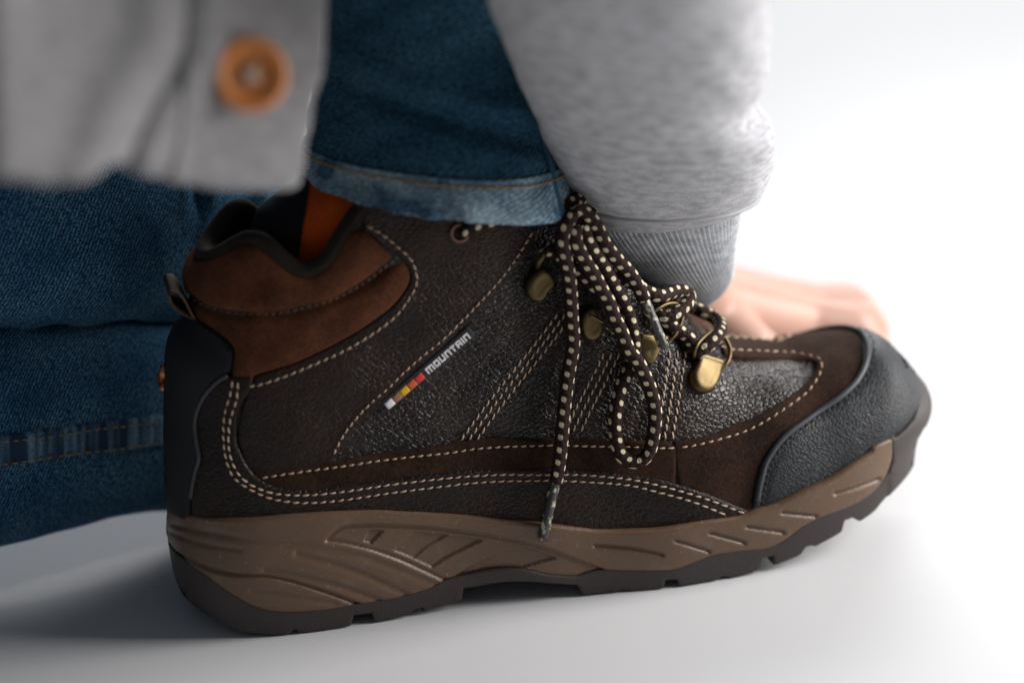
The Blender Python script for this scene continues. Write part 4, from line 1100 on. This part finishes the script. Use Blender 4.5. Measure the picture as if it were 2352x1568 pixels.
def lathe(profile, c, n, mat, name, parent, seg=40):
    n = np.array(n, float); n /= np.linalg.norm(n); a = np.cross(n, [0, 0, 1.0]); a /= np.linalg.norm(a); b = np.cross(n, a)
    V = [c + n * z + r * (a * math.cos(2 * math.pi * k / seg) + b * math.sin(2 * math.pi * k / seg)) for r, z in profile for k in range(seg)]
    F = [(i * seg + k, i * seg + (k + 1) % seg, (i + 1) * seg + (k + 1) % seg, (i + 1) * seg + k) for i in range(len(profile) - 1) for k in range(seg)]
    return new_obj(name, mesh(name, V, F), parent, mat)
bq = np.array([[575.0, 172.0]]); bc = plane_hit(bq, jacket_y(bq, np.array([100.0])) - 0.0075)[0]
bn = CAML - bc; bn = bn / np.linalg.norm(bn) + np.array([0.12, 0, 0.05])
K_ = 1.12
btn = lathe([(r * K_, z * K_) for r, z in [(0.0001, -0.0018), (0.0088, -0.0018), (0.0096, -0.0006), (0.0097, 0.0008), (0.0092, 0.0018), (0.0082, 0.0022), (0.0070, 0.0018), (0.0062, 0.0010), (0.0056, 0.0004), (0.0048, 0.0007), (0.0030, 0.0005), (0.0001, 0.0004)]], bc, bn, M['button'], 'button', jk)
bnn = bn / np.linalg.norm(bn); ba = np.cross(bnn, [0, 0, 1.0]); ba /= np.linalg.norm(ba); bb = np.cross(bnn, ba)
for s_ in (1, -1):
    p0 = bc + (ba * 0.0017 + bb * 0.0017 * s_); p1 = bc - (ba * 0.0017 + bb * 0.0017 * s_)
    rope('button_thread', [p0 - bnn * 0.001, p0 + bnn * 0.0010, (p0 + p1) / 2 + bnn * (0.0016 + 0.0003 * s_), p1 + bnn * 0.0010, p1 - bnn * 0.001], 0.00085, M['button_thread'], btn, 8)

# sleeve and ribbed cuff
ws1, ws2 = wobble(31, 8, 1, 3), wobble(32, 8, 2, 6)
def sl_disp(t, w):
    r = 0.0030 * ws1(t * 5, w) + 0.0010 * ws2(t * 12, w * 2)
    side = np.exp(-((np.mod(w + 0.35, 2 * math.pi) - 0.0) / 0.7) ** 2)
    r = r - 0.0055 * np.exp(-((t - 0.655) / 0.05) ** 2) * np.clip(np.cos(w + 0.2), 0, 1)
    return r
sleeve = Limb([((1000, -500), (1740, -500), -160, 0.8), ((1080, -200), (1758, -200), -125, 0.8), ((1130, 0), (1758, 0), -98, 0.8), ((1165, 100), (1756, 95), -80, 0.8), ((1200, 200), (1756, 185), -60, 0.8), ((1237, 292), (1768, 280), -38, 0.78),
               ((1264, 372), (1762, 350), -20, 0.76), ((1284, 430), (1748, 405), -8, 0.74), ((1302, 468), (1722, 440), 0, 0.72), ((1330, 500), (1690, 468), 4, 0.66), ((1370, 505), (1650, 470), 6, 0.6)], 120, 160, sl_disp, (0, 1, 0.12))
sl = sleeve.obj('sweatshirt_sleeve', M['knit'], PERSON); tag(sl, 'heather grey sweatshirt sleeve')
NR = 84
def cf_disp(t, w):
    return 0.0010 * np.sin(w * NR) + 0.0018 * ws1(t * 3, w) - 0.0015 * np.clip((t - 0.95) / 0.05, 0, 1) ** 2
cuff = Limb([((1330, 470), (1690, 445), 4, 0.66), ((1345, 510), (1690, 480), 5, 0.66), ((1395, 572), (1686, 520), 8, 0.74), ((1455, 635), (1682, 560), 13, 0.86), ((1520, 690), (1678, 596), 19, 1.0), ((1560, 716), (1674, 618), 24, 1.1)], 50, NR * 8, cf_disp, (0, 1, 0.0))
cu_o = cuff.obj('cuff', M['cuff'], sl); thicken(cu_o, 0.002)
# seam between sleeve and cuff
P = sleeve.pos(np.full(200, 0.945), np.linspace(0, 2 * math.pi, 200), 0.0004)
V, F, UV = tube(P, 0.0009, 8, caps=False); new_obj('cuff_seam', mesh('cuff_seam', V, F, UV), sl, M['knit'])

# hand
def hp(u, v, yl): return plane_hit([(u, v)], np.array([yl * 1e-3]))[0]
HV, HF = [], []
def capsule(a, b, ra, rb, n=6):
    a, b = np.asarray(a), np.asarray(b); L = np.linalg.norm(b - a); d = (b - a) / max(L, 1e-9)
    pts, rr = [], []
    for k in range(n): th = math.pi / 2 * (1 - k / n); pts.append(a - d * ra * math.sin(th)); rr.append(max(ra * math.cos(th), 1e-4))
    for k in range(7): pts.append(a + (b - a) * k / 6); rr.append(ra + (rb - ra) * k / 6)
    for k in range(1, n + 1): th = math.pi / 2 * k / n; pts.append(b + d * rb * math.sin(th)); rr.append(max(rb * math.cos(th), 1e-4))
    v, f, _ = tube(np.array(pts), np.array(rr), 20); o = len(HV); HV.extend(v); HF.extend(tuple(q + o for q in x) for x in f)
def chain(P, R):
    for i in range(len(P) - 1): capsule(P[i], P[i + 1], R[i], R[i + 1])
wrist = hp(1570, 668, 62); arm = hp(1440, 520, 30)
capsule(arm, wrist, 0.020, 0.021)
mcp = [hp(1830, 738, 84), hp(1852, 712, 100), hp(1850, 700, 117), hp(1826, 694, 133)]
wr = [hp(1600, 690, 66), hp(1606, 684, 72), hp(1610, 676, 80), hp(1612, 668, 88)]
for a, b, r in zip(wr, mcp, (0.0125, 0.0120, 0.0115, 0.0105)): capsule(a, b, 0.0150, r)
for a, b in zip(mcp[:-1], mcp[1:]): capsule(a * 0.94 + wrist * 0.06, b * 0.94 + wrist * 0.06, 0.0098, 0.0095)
fing = [((1960, 752, 80), (1996, 800, 78), (2000, 870, 74)), ((1968, 712, 101), (2000, 752, 101), (2004, 825, 98)), ((1950, 694, 121), (1982, 730, 122), (1986, 800, 120)), ((1905, 690, 139), (1938, 720, 141), (1944, 780, 139))]
for q, b, r in zip(fing, mcp, (0.0102, 0.0102, 0.0098, 0.0088)):
    P = [b] + [hp(*z) for z in q]; chain(P, (r * 1.12, r * 0.98, r * 0.9, r * 0.78))
for a, b in zip(wr, mcp):                                     # tendons on the back of the hand
    up_ = np.array([0, -0.003, 0.0100]); capsule(a + np.array([0.008, 0, 0.0095]), b + up_ * 1.0, 0.0022, 0.0028)
chain([hp(1640, 740, 60), hp(1720, 800, 48), hp(1800, 860, 46), hp(1860, 905, 50)], (0.0145, 0.0125, 0.0105, 0.0085))
hand = new_obj('hand', mesh('hand', HV, HF), PERSON, M['skin']); tag(hand, 'bare hand with fingers pressed to the floor behind the boot')
rm = hand.modifiers.new('merge', 'REMESH'); rm.mode = 'VOXEL'; rm.voxel_size = 0.0016; rm.use_smooth_shade = True
sm = hand.modifiers.new('smooth', 'SMOOTH'); sm.factor = 0.6; sm.iterations = 6
